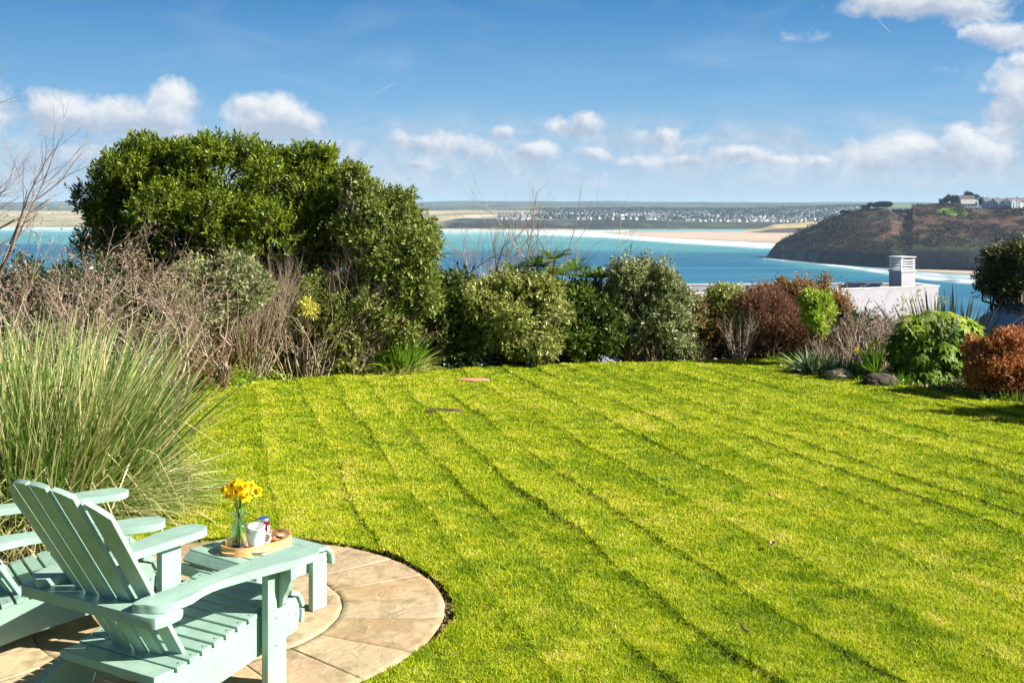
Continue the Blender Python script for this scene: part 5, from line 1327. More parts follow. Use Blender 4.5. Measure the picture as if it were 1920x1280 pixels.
for k in range(900):
    px, d = town_pos(); me = HM[rh_.choice([0,1,1,2,3,3])]
    M = Matrix.Translation(((px-960)/F*d, d, float(zland(np.array(px), np.array(d)))+.2)) @ Matrix.Rotation(rh_.choice([0,1.57])+rh_.gauss(.3,.35), 4, 'Z')
    vm = [bmall.verts.new(M @ v.co) for v in me.vertices]
    cr = me.materials[0] is WALLC
    for p in me.polygons:
        f = bmall.faces.new([vm[i] for i in p.vertices]); f.material_index = 1 if p.material_index == 1 else (2 if cr else 0)
me = bpy.data.meshes.new('distant_houses'); bmall.to_mesh(me); bmall.free()
for m_ in (WALLW, SLATE, WALLC): me.materials.append(m_)
tag(link('distant_houses', me), 'the many smaller houses of the town across the bay', 'houses', kind='stuff')
# tree clumps between the far houses
n = 2300; px = rng.uniform(1000, 1660, n); e = rng.uniform(420, 2900, n)
k = fbm((px-960)/F*3800/200, e/200, 140, 3) > -.12; px, e = px[k], e[k]; n = len(px); d = dshore(px)+e
C0 = np.stack([(px-960)/F*d, d, zland(px, d)], 1)
m = 26; C = np.repeat(C0, m, 0) + rng.normal(size=(n*m,3))*np.array([9,7,2.4]) + np.array([0,0,3.5])
tag(link('distant_trees', leaves_mesh('distant_trees', C, rdir(n*m), rdir(n*m), 6.5, 4.5, rng.random(n*m)), leafmat('distant_foliage', [(0,(.02,.03,.015)),(1,(.06,.075,.035))], transl=0, rough=.9, spec=0)), 'dark trees and hedges among the far houses', 'trees', kind='stuff')

# ------------------------------------------------------------------ headland
RPX = [1436,1446,1455,1470,1487,1505,1522,1552,1579,1617,1640,1652,1670,1687,1698,1711,1747,1766,1800,1833,1920,2100,2400]
RY  = [482,468,456.5,448,440,431,424,411,401,394,391.5,391,394,402,405,386,381.5,381.5,386,389.5,390.5,388,386]
def hl(px, s):
    yw = np.interp(px, hl_px, hl_yw); yr = np.interp(px, RPX, RY) + .7*fbm(px/9, px*0, 33, 3)
    dw = Dsea(yw); dep = np.interp(px, [1436,1460,1550,1650,1750,2400], [4,40,130,210,260,280])
    s1 = np.clip(s, 0, 1)
    d = dw + dep*s
    cliff = .26*np.clip(s1/.07, 0, 1)**.8
    y = yw + (yr-yw)*(cliff + (1-.26)*np.clip((s1-.07)/.93, 0, 1)**1.02)
    z = H-(y-HY)*d/F
    zr = H-(yr-HY)*(dw+dep)/F
    z = np.where(s > 1, zr - (s-1)*60*np.clip((s-1), 0, 1) , z)
    x = (px-960)/F*d
    return x, d, z
cs = np.concatenate([np.arange(1436, 1500, 1.5), np.arange(1500, 2400, 3)])
ss = np.concatenate([[-.03], np.linspace(0, .12, 10), np.linspace(.15, 1, 70), [1.05,1.15,1.4,1.8,2.4]])
PX, S_ = np.meshgrid(cs, ss); XW, D, Z = hl(PX, np.maximum(S_, 0))
mask = np.clip(np.minimum(S_/.1, (1.02-S_)/.12), 0, 1)
Z = Z + mask*(5.5*fbm(XW/55, D/75, 34, 5)*np.clip((PX-1436)/90, .12, 1)) + 1.6*np.clip(S_/.05, 0, 1)*(S_ < 1)*fbm(XW/9, D/12, 36, 3)*np.clip((PX-1436)/60, .2, 1)
Z[S_ < 0] = SEA-3
D = D - 9*fbm(XW/35, Z/14, 37, 4)*(S_ < .15)*(S_ >= 0)*np.clip((PX-1440)/30, 0, 1)
nr = fbm(XW/60, D/45, 38, 5); nr2 = fbm(XW/16, D/16, 39, 4)
B3 = lambda c_: np.broadcast_to(np.array(c_), PX.shape+(3,))
c = lerp(B3((.070,.038,.030)), np.array((.112,.064,.046)), .5+1.1*nr)  # bracken browns kept dark overall: cloud shadow put into the ground colour
c = lerp(c, np.array((.022,.028,.014)), np.clip(1.6*fbm(XW/70, D/60, 44, 4)+.1+ (S_ > .8)*.25, 0, 1)*.9)
c = lerp(c, np.array((.045,.060,.022)), np.clip((.42-S_+.25*nr)/.12, 0, 1)*np.clip((S_-.06)/.05, 0, 1)*.75)
c = lerp(c, np.array((.20,.135,.085)), np.clip(nr2*2.2-.65, 0, 1)*.8)
c = lerp(c, lerp(B3((.010,.010,.013)), np.array((.045,.043,.042)), .3+1.2*nr2), np.clip((.12-S_+.06*nr)/.04, 0, 1))
rk = np.exp(-((PX-1495)/45)**2)*np.clip((.32-S_)/.1, 0, 1)*np.clip(.5+2*nr2, 0, 1); c = lerp(c, np.array((.13,.13,.12)), rk*.7)
pth = np.exp(-((S_-.50-.05*np.sin(PX/60)-.0006*(PX-1600))/.012)**2) + np.exp(-((S_-.72-.08*np.sin(PX/45+1))/.012)**2)*(PX > 1560)
c = lerp(c, np.array((.20,.14,.09)), np.clip(pth, 0, 1)*.65)
gr = (np.abs(PX-1785) < 28)*(S_ > .80)*(S_ < .97); c = lerp(c, np.array((.14,.24,.03)), gr*.9)
V = np.stack([XW, D, Z], -1).reshape(-1,3); nx, ny = len(cs), len(ss)
ii = (np.arange(ny-1)[:,None]*nx + np.arange(nx-1)[None,:]).ravel(); Fq = np.stack([ii, ii+1, ii+nx+1, ii+nx], 1)
c4 = np.concatenate([c, np.ones(c.shape[:2]+(1,))], -1).reshape(-1,4)
HEAD = attr_mat('headland_cover', 'col', .95, spec=.05, nscale=.25, namp=.45, bump=(.35,.9,2.0))
tag(link('headland', npmesh('headland', V, Fq, smooth=True, attrs={'col': c4}), HEAD), kind='structure')
def onhl(px, s):
    x, d, z = hl(np.array(float(px)), np.array(float(s)))
    return Vector((float(x), float(d), float(z)))
# scrub on the headland
n = 3000; px = rng.uniform(1470, 2000, n); s = rng.uniform(.12, 1.0, n)
k = fbm(px/12, s*14, 150, 3) > .02; px, s = px[k], s[k]; n = len(px)
x, d, z = hl(px, s); C0 = np.stack([x, d, z], 1); m = 22
C = np.repeat(C0, m, 0) + rng.normal(size=(n*m,3))*np.array([2.6,2.2,.9]) + np.array([0,0,.9])
tag(link('gorse_scrub', leaves_mesh('gorse_scrub', C, rdir(n*m), rdir(n*m), 1.9, 1.2, np.repeat(rng.random(n), m)), leafmat('scrub_foliage', [(0,(.032,.032,.016)),(.45,(.055,.045,.024)),(.75,(.09,.048,.03)),(1,(.12,.075,.045))], transl=0, rough=.9, spec=0)), 'low brown and green scrub covering the headland', 'scrub', kind='stuff')
# sandy cove at its foot
bm = bmesh.new(); vs = []
for a, b in [(1690,507.0),(1740,506.2),(1830,509),(1920,513),(2100,521),(2100,534),(1960,526),(1880,519),(1830,514.5),(1780,512),(1730,510)]:
    d = Dsea(b); vs.append(bm.verts.new(((a-960)/F*d, d, SEA+.45)))
f = bm.faces.new(vs); bmesh.ops.triangulate(bm, faces=[f]); tag(link('cove_beach', bm_mesh(bm, 'cove_beach'), BEACH), kind='structure')
HLEAF = leafmat('headland_tree_leaf', [(0,(.008,.014,.006)),(1,(.035,.045,.018))], transl=0, rough=.8, spec=.05)
def hltree(label, px, y0, wpx, hpx, s, seed, flat=.6, n=900):
    g = np.random.default_rng(seed); b = onhl(px, s); sc_ = b.y/F
    o = thing('headland_tree', label, 'tree', b, 0, 'trees on the headland')
    top = (HY-y0)*sc_+H - b.z; w_ = wpx*sc_/2
    Lb = [(g.normal()*w_*.45, g.normal()*w_*.4, top*(.55+.3*g.random()), w_*.55, w_*.5, top*.26*flat/.6) for _ in range(7)]
    C = []
    for i in range(n):
        l = Lb[g.integers(7)]; d = g.normal(size=3); d /= np.linalg.norm(d); C.append(np.array(l[:3])+d*np.array(l[3:])*(.6+.5*g.random()))
    n_ = len(C)
    link('crown', leaves_mesh('crown', np.array(C), rdir(n_), rdir(n_), 1.7, 1.2, g.random(n_)), HLEAF, o)
    link('trunk', segs_mesh('trunk', np.array([(0,0,-1,0,0,top*.7,.35,.2)]+[(0,0,top*.3,l[0],l[1],l[2],.18,.08) for l in Lb])), M_BARK, o)
hltree('largest dark tree on the crest of the headland', 1662, 378, 32, 15, .99, 1, n=1500)
hltree('dark tree joined to the left of the largest crest tree', 1645, 380, 20, 12, .99, 2)
hltree('low dark tree in the dip of the headland crest', 1688, 393, 22, 10, .99, 3)
hltree('small dark bush far left on the headland crest', 1582, 396, 14, 7, .99, 4)
hltree('low rounded tree left of the crest trees', 1624, 386, 20, 9, .98, 9)
hltree('wind-bent flat-topped pine behind the white house', 1822, 357.5, 23, 12, 1.12, 5, flat=.35, n=1300)
hltree('dark tree at the left of the headland houses', 1777, 367, 14, 18, 1.0, 6)
hltree('low dark tree between the headland houses', 1790, 368, 14, 16, .99, 7)
hltree('dark bushes right of the white house', 1842, 371, 12, 14, 1.02, 8)

# ------------------------------------------------------------------ buildings on the headland
WALLW = noisemat('bright_white_render', [(.3,(.78,.78,.77)),(.7,(.86,.86,.85))], scale=.5, rough=.7)
GLZ = noisemat('pale_blue_glazing', [(.3,(.26,.46,.56)),(.7,(.42,.62,.72))], scale=.3, rough=.2)
GLD = noisemat('dark_window', [(.3,(.02,.03,.05)),(.7,(.05,.07,.10))], scale=.3, rough=.15)
GREYW = noisemat('grey_timber_wall', [(.3,(.22,.23,.25)),(.7,(.32,.33,.35))], scale=.4, rough=.8)
BROOF = noisemat('brown_grey_roof', [(.3,(.10,.095,.10)),(.7,(.16,.145,.145))], scale=.6, rough=.8)
def bxm(bm, x0, x1, y0, y1, z0, z1): box(bm, ((x0+x1)/2,(y0+y1)/2,(z0+z1)/2), (abs(x1-x0),abs(y1-y0),abs(z1-z0)))
def gable_roof(bm, x0, x1, y0, y1, z, rh, o=.5, along='x', th=.25):
    if along == 'x': pr = [(y0-o, z-.2), ((y0+y1)/2, z+rh), (y1+o, z-.2), (y1+o, z-.2+th), ((y0+y1)/2, z+rh+th), (y0-o, z-.2+th)]; prism(bm, pr, x0-o, x1+o, axis='x')
    else: pr = [(x0-o, z-.2), ((x0+x1)/2, z+rh), (x1+o, z-.2), (x1+o, z-.2+th), ((x0+x1)/2, z+rh+th), (x0-o, z-.2+th)]; prism(bm, pr, y0-o, y1+o, axis='y')
def gable_body(bm, x0, x1, y0, y1, z0, z, rh, along='x'):
    if along == 'x': prism(bm, [(y0,z0),(y1,z0),(y1,z),((y0+y1)/2,z+rh-.05),(y0,z)], x0, x1, axis='x')
    else: prism(bm, [(x0,z0),(x1,z0),(x1,z),((x0+x1)/2,z+rh-.05),(x0,z)], y0, y1, axis='y')
def hotel_block(label, px, s, w, h, rh, bays, wall):
    b = onhl(px, s); b.z -= 1
    o = thing('hotel_block', label, 'building', b, R(10), 'blocks of the seafront hotel on the headland')
    bm = bmesh.new(); gable_body(bm, 0, w, 0, 12, 0, h, rh); link('wall', bm_mesh(bm, 'wall'), wall, o)
    bm = bmesh.new(); gable_roof(bm, 0, w, 0, 12, h, rh); link('roof', bm_mesh(bm, 'roof'), BROOF, o)
    for (x0, x1) in bays:
        bm = bmesh.new(); gable_body(bm, x0, x1, -2.2, 1, 0, h-.6, 2.6, along='y'); by = link('gabled_bay', bm_mesh(bm, 'gabled_bay'), GLZ, o)
        bm = bmesh.new(); gable_roof(bm, x0, x1, -2.4, 3, h-.6, 2.6, along='y', o=.4); link('bay_roof', bm_mesh(bm, 'bay_roof'), WALLW, by)
        bm = bmesh.new()
        for x in np.linspace(x0, x1, 4): bxm(bm, x-.38, x+.38, -2.75, -2.25, 0, h-.6)
        for z in np.arange(2.9, h-.5, 2.9): bxm(bm, x0-.2, x1+.2, -2.85, -2.3, z-.25, z+.25)
        link('balcony_frame', bm_mesh(bm, 'balcony_frame'), WALLW, by)
    # windows between the bays
    fl = np.arange(1.0, h-1.5, 2.9)
    xs_ = [x for x in np.arange(1.5, w-1, 3.0) if not any(a-1.2 < x < b_+1.2 for a, b_ in bays)]
    for x in xs_:
        for z in fl:
            bm = bmesh.new(); bxm(bm, x-.6, x+.6, -.06, .05, z, z+1.5); link('window', bm_mesh(bm, 'window'), GLD, o)
    bm = bmesh.new(); bxm(bm, w*.3, w*.3+1, 5, 6, h+rh-1, h+rh+1.4); link('chimney', bm_mesh(bm, 'chimney'), BROOF, o)
hotel_block('left block of the headland hotel, pale blue glazed gable with white balcony frames', 1848, .985, 17, 9.0, 4.0, [(4.5,13.5)], GLZ)
hotel_block('middle block of the headland hotel with one pale blue glazed gable and grey roof', 1868, .985, 17.5, 8.6, 4.2, [(1.5,9.5)], GREYW)
hotel_block('right block of the headland hotel, largest glazed gable and white end wall', 1894, .985, 40, 9.4, 4.4, [(0.5,11.5),(24,33)], WALLW)
def villa(label, px, s, w, dp, h, rh, wall, roof, name='villa', rz=-.2, cat='house'):
    b = onhl(px, s); b.z -= .8
    o = thing(name, label, cat, b, rz, 'houses on the headland')
    bm = bmesh.new(); gable_body(bm, 0, w, 0, dp, 0, h, rh); link('wall', bm_mesh(bm, 'wall'), wall, o)
    bm = bmesh.new(); gable_roof(bm, 0, w, 0, dp, h, rh); link('roof', bm_mesh(bm, 'roof'), roof, o)
    for x in np.arange(1.6, w-1, 3.2):
        bm = bmesh.new(); bxm(bm, x-.6, x+.7, -.07, .05, h-2.2, h-.8); link('window', bm_mesh(bm, 'window'), GLD, o)
villa('white house with a pale grey roof left of the hotel', 1803, .97, 17, 9, 5.2, 5.0, WALLW, noisemat('pale_roof', [(.3,(.38,.36,.34)),(.7,(.5,.48,.45))], scale=.5, rough=.8))
villa('low white house front with pale blue terrace below the pine', 1812, .93, 17, 7, 3.4, 1.6, WALLW, SLATE)
villa('tall brown-roofed house behind the white house', 1803, 1.06, 15, 9, 9, 4.5, GREYW, BROOF)
villa('small grey house at the left end of the headland houses', 1762, 1.0, 9, 7, 4.2, 2.2, GREYW, SLATE)
villa('dark reddish gabled house among the headland trees', 1785, 1.03, 12, 8, 7.5, 4, noisemat('reddish_wall', [(.3,(.22,.14,.12)),(.7,(.3,.2,.17))], scale=.4), BROOF)
# wooden footbridge on the hillside
b = onhl(1700, .93); e = onhl(1730, .93); L = (e-b).length
o = thing('footbridge', 'small pale wooden footbridge on the headland slope', 'bridge', b+Vector((0,0,1.5)), math.atan2(e.y-b.y, e.x-b.x))
bm = bmesh.new(); bxm(bm, 0, L, -.8, .8, 0, .4); link('deck', bm_mesh(bm, 'deck'), WALLC, o)
bm = bmesh.new(); bxm(bm, 0, L, -.85, -.75, 1.1, 1.35); [bxm(bm, x-.12, x+.12, -.87, -.7, .4, 1.2) for x in np.linspace(.2, L-.2, 7)]; link('railing', bm_mesh(bm, 'railing'), WALLC, o)
bm = bmesh.new(); [bxm(bm, x-.25, x+.25, -.3, .3, -8, 0) for x in (L*.25, L*.7)]; link('support', bm_mesh(bm, 'support'), WALLC, o)

# ------------------------------------------------------------------ white flat-roofed building beyond the hedge
WR = noisemat('painted_white_wall', [(.3,(.42,.42,.45)),(.6,(.47,.47,.50)),(.8,(.50,.50,.52))], scale=2.5, rough=.7, bump=.08, bscale=20)
COPE = noisemat('weathered_coping', [(.35,(.52,.51,.47)),(.6,(.74,.74,.71))], scale=4, rough=.8)
ROOFD = noisemat('dark_roof_felt', [(.3,(.05,.05,.055)),(.7,(.10,.10,.105))], scale=2, rough=.9)
zt = -.84
q = [G(1135,555.5,zt), G(1760,536,zt), G(1712,530.6,zt), G(1135,534,zt)]
FLc, FRc, BRc, BLc = [Vector((v.x, v.y, zt)) for v in q]
o = thing('white_building', 'white flat-roofed building with parapet and square chimney beyond the hedge', 'building', (FRc.x, FRc.y, zt-6))
off = Vector(o.location)
cen = (FLc+FRc+BRc+BLc)/4
def ringq(k): return [c_ + (cen-c_).normalized()*k*1.35 for c_ in (FLc, FRc, BRc, BLc)]
def wallring(bm, outer, inner, z0, z1):
    n = 4
    for i in range(4):
        j = (i+1)%4
        vs = [bm.verts.new(Vector((p.x, p.y, z))-off) for p, z in ((outer[i],z0),(outer[j],z0),(outer[j],z1),(outer[i],z1))]; bm.faces.new(vs)
        vi = [bm.verts.new(Vector((p.x, p.y, z))-off) for p, z in ((inner[j],z1-.5),(inner[i],z1-.5),(inner[i],z1),(inner[j],z1))]; bm.faces.new(vi)
        vt = [bm.verts.new(Vector((p.x, p.y, z1))-off) for p in (outer[i], outer[j], inner[j], inner[i])]; bm.faces.new(vt)
bm = bmesh.new(); wallring(bm, ringq(0), ringq(.22), zt-6, zt-.04); bmesh.ops.remove_doubles(bm, verts=bm.verts, dist=.001); wl_ = link('wall', bm_mesh(bm, 'wall'), WR, o); wl_.data.materials.append(ROOFD)
for p_ in wl_.data.polygons:
    p_.material_index = 0
bm = bmesh.new(); oo_, ii_ = ringq(-.04), ringq(.26)
for i in range(4):
    j = (i+1)%4
    a = [Vector((p.x, p.y, 0))-Vector((off.x, off.y, 0)) for p in (oo_[i], oo_[j], ii_[j], ii_[i])]
    prism(bm, [(v.x, v.y) for v in a], zt-.03-off.z, zt+.02-off.z)
link('coping', bm_mesh(bm, 'coping'), COPE, o)
bm = bmesh.new(); bm.faces.new([bm.verts.new(Vector((p.x, p.y, zt-.42))-off) for p in ringq(.1)]); link('roof', bm_mesh(bm, 'roof'), ROOFD, o)
# roof light kerb (dark box seen inside the parapet)
pA = G(1650, 533, zt-.1)
bm = bmesh.new(); box(bm, (pA.x-off.x, pA.y-off.y+.25, zt-.22-off.z), (2.3, .5, .36)); link('roof_kerb', bm_mesh(bm, 'roof_kerb'), ROOFD, o)
# lower wing seen in gaps of the hedge
bm = bmesh.new(); a0 = P(1040, 572, 34.5); a1 = P(1440, 572, 36)
prism(bm, [(a0.x-off.x, a0.y-off.y), (a1.x-off.x, a1.y-off.y), (a1.x-off.x+.5, a1.y-off.y+4), (a0.x-off.x, a0.y-off.y+4)], 0, a0.z-off.z)
wg = link('lower_wing', bm_mesh(bm, 'lower_wing'), WR, o)
for px in (1165, 1200, 1335, 1365):
    c0_ = P(px, 625, 34.5); bm = bmesh.new(); box(bm, (c0_.x-off.x, 34.42-off.y+.02+(px-1040)/400*1.5, c0_.z-off.z), (.38,.10,1.5)); link('window', bm_mesh(bm, 'window'), GLD, wg)
# chimney
cz0 = zt-.4; dch = 42.5
cx0 = P(1693, 520, dch); chz = P(1693, 509, dch).z
o = o_ch = thing('chimney_stack', 'square white chimney with an open white louvred cowl on the flat roof', 'chimney', (cx0.x, dch+.1, cz0), R(24))
bm = bmesh.new(); box(bm, (0,0,(chz-cz0)/2), (.76,.76,chz-cz0)); link('stack', bm_mesh(bm, 'stack'), WR, o)
bm = bmesh.new(); box(bm, (0,0,chz-cz0+.03), (.83,.83,.07), bev=.01); link('stack_cap', bm_mesh(bm, 'stack_cap'), COPE, o)
WP = noisemat('white_painted_metal', [(.3,(.78,.78,.78)),(.7,(.83,.83,.83))], scale=3, rough=.4)
bm = bmesh.new(); z0 = chz-cz0+.065; hh = .47
for sx in (-1, 1):
    for sy in (-1, 1): box(bm, (sx*.33, sy*.33, z0+hh/2), (.04,.04,hh))
for k in range(5):
    z = z0+.07+k*.094
    for s_ in (-1, 1): box(bm, (0, s_*.355, z), (.80,.02,.034)); box(bm, (s_*.355, 0, z), (.02,.69,.034))
box(bm, (0,0,z0+hh+.012), (.84,.84,.02)); link('louvred_cowl', bm_mesh(bm, 'louvred_cowl'), WP, o)
bm = bmesh.new(); lathe(bm, [(.10,z0-.01),(.10,z0+.2),(.12,z0+.21),(.12,z0+.26),(0.02,z0+.27)], 16, Matrix.Translation((0,0,0))); link('chimney_pot', bm_mesh(bm, 'chimney_pot', True, 50), COPE, o)

o_ch.scale = (.86, .86, 1)
# ------------------------------------------------------------------ car at the right edge
m, nt, b = newmat('dark_blue_car_paint'); b.inputs['Base Color'].default_value = (.025,.05,.13,1); b.inputs['Roughness'].default_value = .25; b.inputs['Coat Weight'].default_value = 1; b.inputs['Metallic'].default_value = .4
CARP = m
m, nt, b = newmat('tinted_car_glass'); b.inputs['Base Color'].default_value = (.02,.035,.04,1); b.inputs['Roughness'].default_value = .05; b.inputs['Specular IOR Level'].default_value = .8
CARG = m
RUB = noisemat('tyre_rubber', [(.3,(.015,.015,.015)),(.7,(.03,.03,.03))], scale=20, rough=.8)
CHR = noisemat('silver_rim', [(.3,(.45,.45,.46)),(.7,(.55,.55,.56))], scale=20, rough=.3, metal=.8)
cd_ = 20.6; X0 = P(1838, 600, cd_).x; roofz = P(1900, 566.5, cd_).z
cz = roofz-1.46
car = thing('parked_car', 'dark blue car parked beyond the copper shrub, only its roof and windscreen showing', 'car', (X0+.95, cd_, cz), 0)
# cross sections along x: (x, bottom z, shoulder z, half width)
secs = [(-1.95,.35,.60,.62),(-1.85,.25,.72,.78),(-1.4,.22,.86,.86),(-.9,.22,.93,.88),(-.2,.22,.96,.89),(.8,.22,.98,.90),(1.6,.22,1.0,.88),(2.05,.25,1.0,.82),(2.2,.38,.85,.74)]
bm = bmesh.new(); rings = []
for x, z0, z1, hw in secs:
    ring = []
    for y, z in ((-hw*.92,z0),(-hw,z0+.12),(-hw*1.0,(z0+z1)/2),(-hw*.97,z1-.05),(-hw*.88,z1),(hw*.88,z1),(hw*.97,z1-.05),(hw,(z0+z1)/2),(hw,z0+.12),(hw*.92,z0)): ring.append(bm.verts.new((x, y, z)))
    rings.append(ring)
for a, b_ in zip(rings[:-1], rings[1:]):
    for i in range(10): bm.faces.new((a[i], a[(i+1)%10], b_[(i+1)%10], b_[i]))
bm.faces.new(rings[0]); bm.faces.new(rings[-1][::-1])
link('body', bm_mesh(bm, 'body', True, 45), CARP, car)
cab = [(-.95,.92,.80),(-.55,1.18,.74),(-.15,1.38,.68),(.25,1.445,.65),(.8,1.46,.65),(1.35,1.42,.65),(1.75,1.28,.66),(2.0,1.0,.72)]
bm = bmesh.new(); rings = []
for x, z, hw in cab:
    rings.append([bm.verts.new(p) for p in ((x,-.82,.90),(x,-hw-.02,max(.92,z-.08)),(x,-hw*.85,z),(x,0,z+.02),(x,hw*.85,z),(x,hw+.02,max(.92,z-.08)),(x,.82,.90))])
for a, b_ in zip(rings[:-1], rings[1:]):
    for i in range(6): bm.faces.new((a[i], a[i+1], b_[i+1], b_[i]))
bm.faces.new(rings[0]); bm.faces.new(rings[-1][::-1])
link('roof', bm_mesh(bm, 'roof', True, 50), CARP, car)
for s_ in (-1, 1):
    for (xa, xb, za, zb) in ((-.62,.40,1.0,1.33),(.50,1.45,1.0,1.34)):
        bm = bmesh.new(); pts = [(xa, .97), (xb, .97), (xb-.02, zb), (xa+(.45 if xa < 0 else .02), zb)]
        vs = [bm.verts.new((x, s_*(.835-.165*(z-.9)/.5*1.0), z)) for x, z in pts]; bm.faces.new(vs)
        r = bmesh.ops.extrude_face_region(bm, geom=bm.faces[:])
        for v in [x for x in r['geom'] if isinstance(x, bmesh.types.BMVert)]: v.co.y += s_*.012
        link('side_window', bm_mesh(bm, 'side_window'), CARG, car)
    bm = bmesh.new(); box(bm, (-.60, s_*.93, 1.02), (.12,.16,.11), bev=.03); link('wing_mirror', bm_mesh(bm, 'wing_mirror', True, 50), CARP, car)
    bm = bmesh.new(); box(bm, (-1.84, s_*.58, .66), (.14,.30,.12), bev=.03); link('headlight', bm_mesh(bm, 'headlight', True, 50), CHR, car)
    for x in (-1.3, 1.35):
        M = Matrix.Translation((x, s_*.80, .32)) @ Matrix.Rotation(math.pi/2, 4, 'X')
        bm = bmesh.new(); lathe(bm, [(.20,-.1),(.30,-.1),(.325,-.07),(.325,.07),(.30,.1),(.20,.1),(.20,-.1)], 24, M); wh = link('tyre', bm_mesh(bm, 'tyre', True, 50), RUB, car)
        bm = bmesh.new(); lathe(bm, [(.0,-.07),(.10,-.085),(.2,-.095),(.2,.095),(.10,.085),(0,.07)], 20, M); link('rim', bm_mesh(bm, 'rim', True, 50), CHR, wh)
bm = bmesh.new()
vs = [bm.verts.new(p) for p in ((-.915,-.68,.96),(-.915,.68,.96),(-.19,.56,1.385),(-.19,-.56,1.385))]
vs2 = [bm.verts.new((v.co.x-.022, v.co.y, v.co.z+.03)) for v in vs]
bm.faces.new(vs2)
for i in range(4): bm.faces.new((vs[i], vs[(i+1)%4], vs2[(i+1)%4], vs2[i]))
link('windscreen', bm_mesh(bm, 'windscreen'), CARG, car)
bm = bmesh.new()
v4 = []
for j in range(13):
    for i in range(13):
        x = 6.2+i*.8; y = 18.4+j*.6; v4.append((x, y, max(cz+.0, cz) + .0))
ASPH = noisemat('asphalt', [(.3,(.04,.04,.04)),(.7,(.07,.07,.07))], scale=20, rough=.9, bump=.4)
bm.free()
idx = np.array([[j*13+i, j*13+i+1, (j+1)*13+i+1, (j+1)*13+i] for j in range(12) for i in range(12)])
tag(link('driveway', npmesh('driveway', np.array(v4), idx), ASPH), kind='structure')

# ------------------------------------------------------------------ haze
HT, HB = 75.0, SEA-8.0
bm = bmesh.new(); bxm(bm, -16000, 16000, -500, 21000, HB, HT)
m = bpy.data.materials.new('sea_air'); m.use_nodes = True; nt = m.node_tree
for n_ in list(nt.nodes):
    if n_.type != 'OUTPUT_MATERIAL': nt.nodes.remove(n_)
pv = nt.nodes.new('ShaderNodeVolumePrincipled'); pv.inputs['Color'].default_value = (.54,.76,1.0,1); pv.inputs['Density'].default_value = HAZE
pv.inputs['Anisotropy'].default_value = .0
nt.links.new(pv.outputs[0], nt.nodes['Material Output'].inputs['Volume'])
if HAZE > 0: tag(link('haze', bm_mesh(bm, 'haze'), m), 'thin sea air over the whole scene', 'haze', kind='stuff')

# ------------------------------------------------------------------ sun and sky
EL = R(SUN_EL); sdir = Vector((math.cos(EL)*SUN_AZ[0], math.cos(EL)*SUN_AZ[1], math.sin(EL))).normalized()
ld_ = bpy.data.lights.new('sun', 'SUN'); ld_.energy = SUN_E; ld_.angle = R(.53); ld_.color = (1,.94,.84)
so_ = bpy.data.objects.new('sun', ld_); COL.objects.link(so_); so_.rotation_euler = sdir.to_track_quat('Z','Y').to_euler(); so_.location = (20,-5,30)
w_ = bpy.data.worlds.new('World'); sc.world = w_; w_.use_nodes = True; nt = w_.node_tree
bg = nt.nodes['Background']
sky = nt.nodes.new('ShaderNodeTexSky'); sky.sky_type = 'NISHITA'; sky.sun_disc = False; sky.sun_elevation = EL; sky.sun_rotation = math.atan2(sdir.x, sdir.y)
sky.air_density = 1; sky.dust_density = .4; sky.ozone_density = 2.5
geo = nt.nodes.new('ShaderNodeTexCoord'); sep = nt.nodes.new('ShaderNodeSeparateXYZ'); nt.links.new(geo.outputs['Generated'], sep.inputs[0])
x_, y_, z_ = sep.outputs
hor = math_(nt, 'SQRT', math_(nt, 'ADD', math_(nt, 'MULTIPLY', x_, x_), math_(nt, 'MULTIPLY', y_, y_)))
tel = math_(nt, 'DIVIDE', z_, math_(nt, 'MAXIMUM', hor, 1e-4))
az = math_(nt, 'ARCTAN2', x_, y_)
telw = math_(nt, 'ADD', tel, math_(nt, 'MULTIPLY', math_(nt, 'ABSOLUTE', az), .012))
K = SKYK
def kc(c_): return tuple(v*K for v in c_)
gr_ = ramp(nt, [(0, kc((.50,.66,.78))), (.018*2, kc((.46,.63,.78))), (.055*2, kc((.32,.56,.80))), (.10*2, kc((.20,.46,.76))), (.18*2, kc((.070,.27,.60))), (.30*2, kc((.04,.18,.48))), (1, kc((.03,.13,.40)))], math_(nt, 'MULTIPLY', tel, 2.0, clamp=True))
nish = nt.nodes.new('ShaderNodeMix'); nish.data_type = 'RGBA'; nish.blend_type = 'MIX'
hi = ramp(nt, [(.22, (0,0,0)), (.6, (1,1,1))], tel).outputs[0]
sk = mixc(nt, (0,0,0), sky.outputs[0], NISH, 'MIX')
base = mixc(nt, gr_.outputs[0], sk, hi)
# clouds, placed by azimuth and elevation on the sky
pc = nt.nodes.new('ShaderNodeCombineXYZ'); nt.links.new(az, pc.inputs[0]); nt.links.new(tel, pc.inputs[1])
def noise(scale, detail, vec, rough=.6, dist=0):
    n_ = nt.nodes.new('ShaderNodeTexNoise'); n_.inputs['Scale'].default_value = scale; n_.inputs['Detail'].default_value = detail; n_.inputs['Roughness'].default_value = rough; n_.inputs['Distortion'].default_value = dist
    nt.links.new(vec, n_.inputs['Vector']); return n_
def vm(op, a, b):
    n_ = nt.nodes.new('ShaderNodeVectorMath'); n_.operation = op
    for i, v in enumerate((a, b)):
        if v is None: continue
        if hasattr(v, 'links'): nt.links.new(v, n_.inputs[i])
        else: n_.inputs[i].default_value = v
    return n_
warp = noise(22, 5, pc.outputs[0])
wv = vm('MULTIPLY', vm('SUBTRACT', warp.outputs['Color'], (.5,.5,.5)).outputs[0], (.035,.022,0))
pw = vm('ADD', pc.outputs[0], wv.outputs[0]).outputs[0]
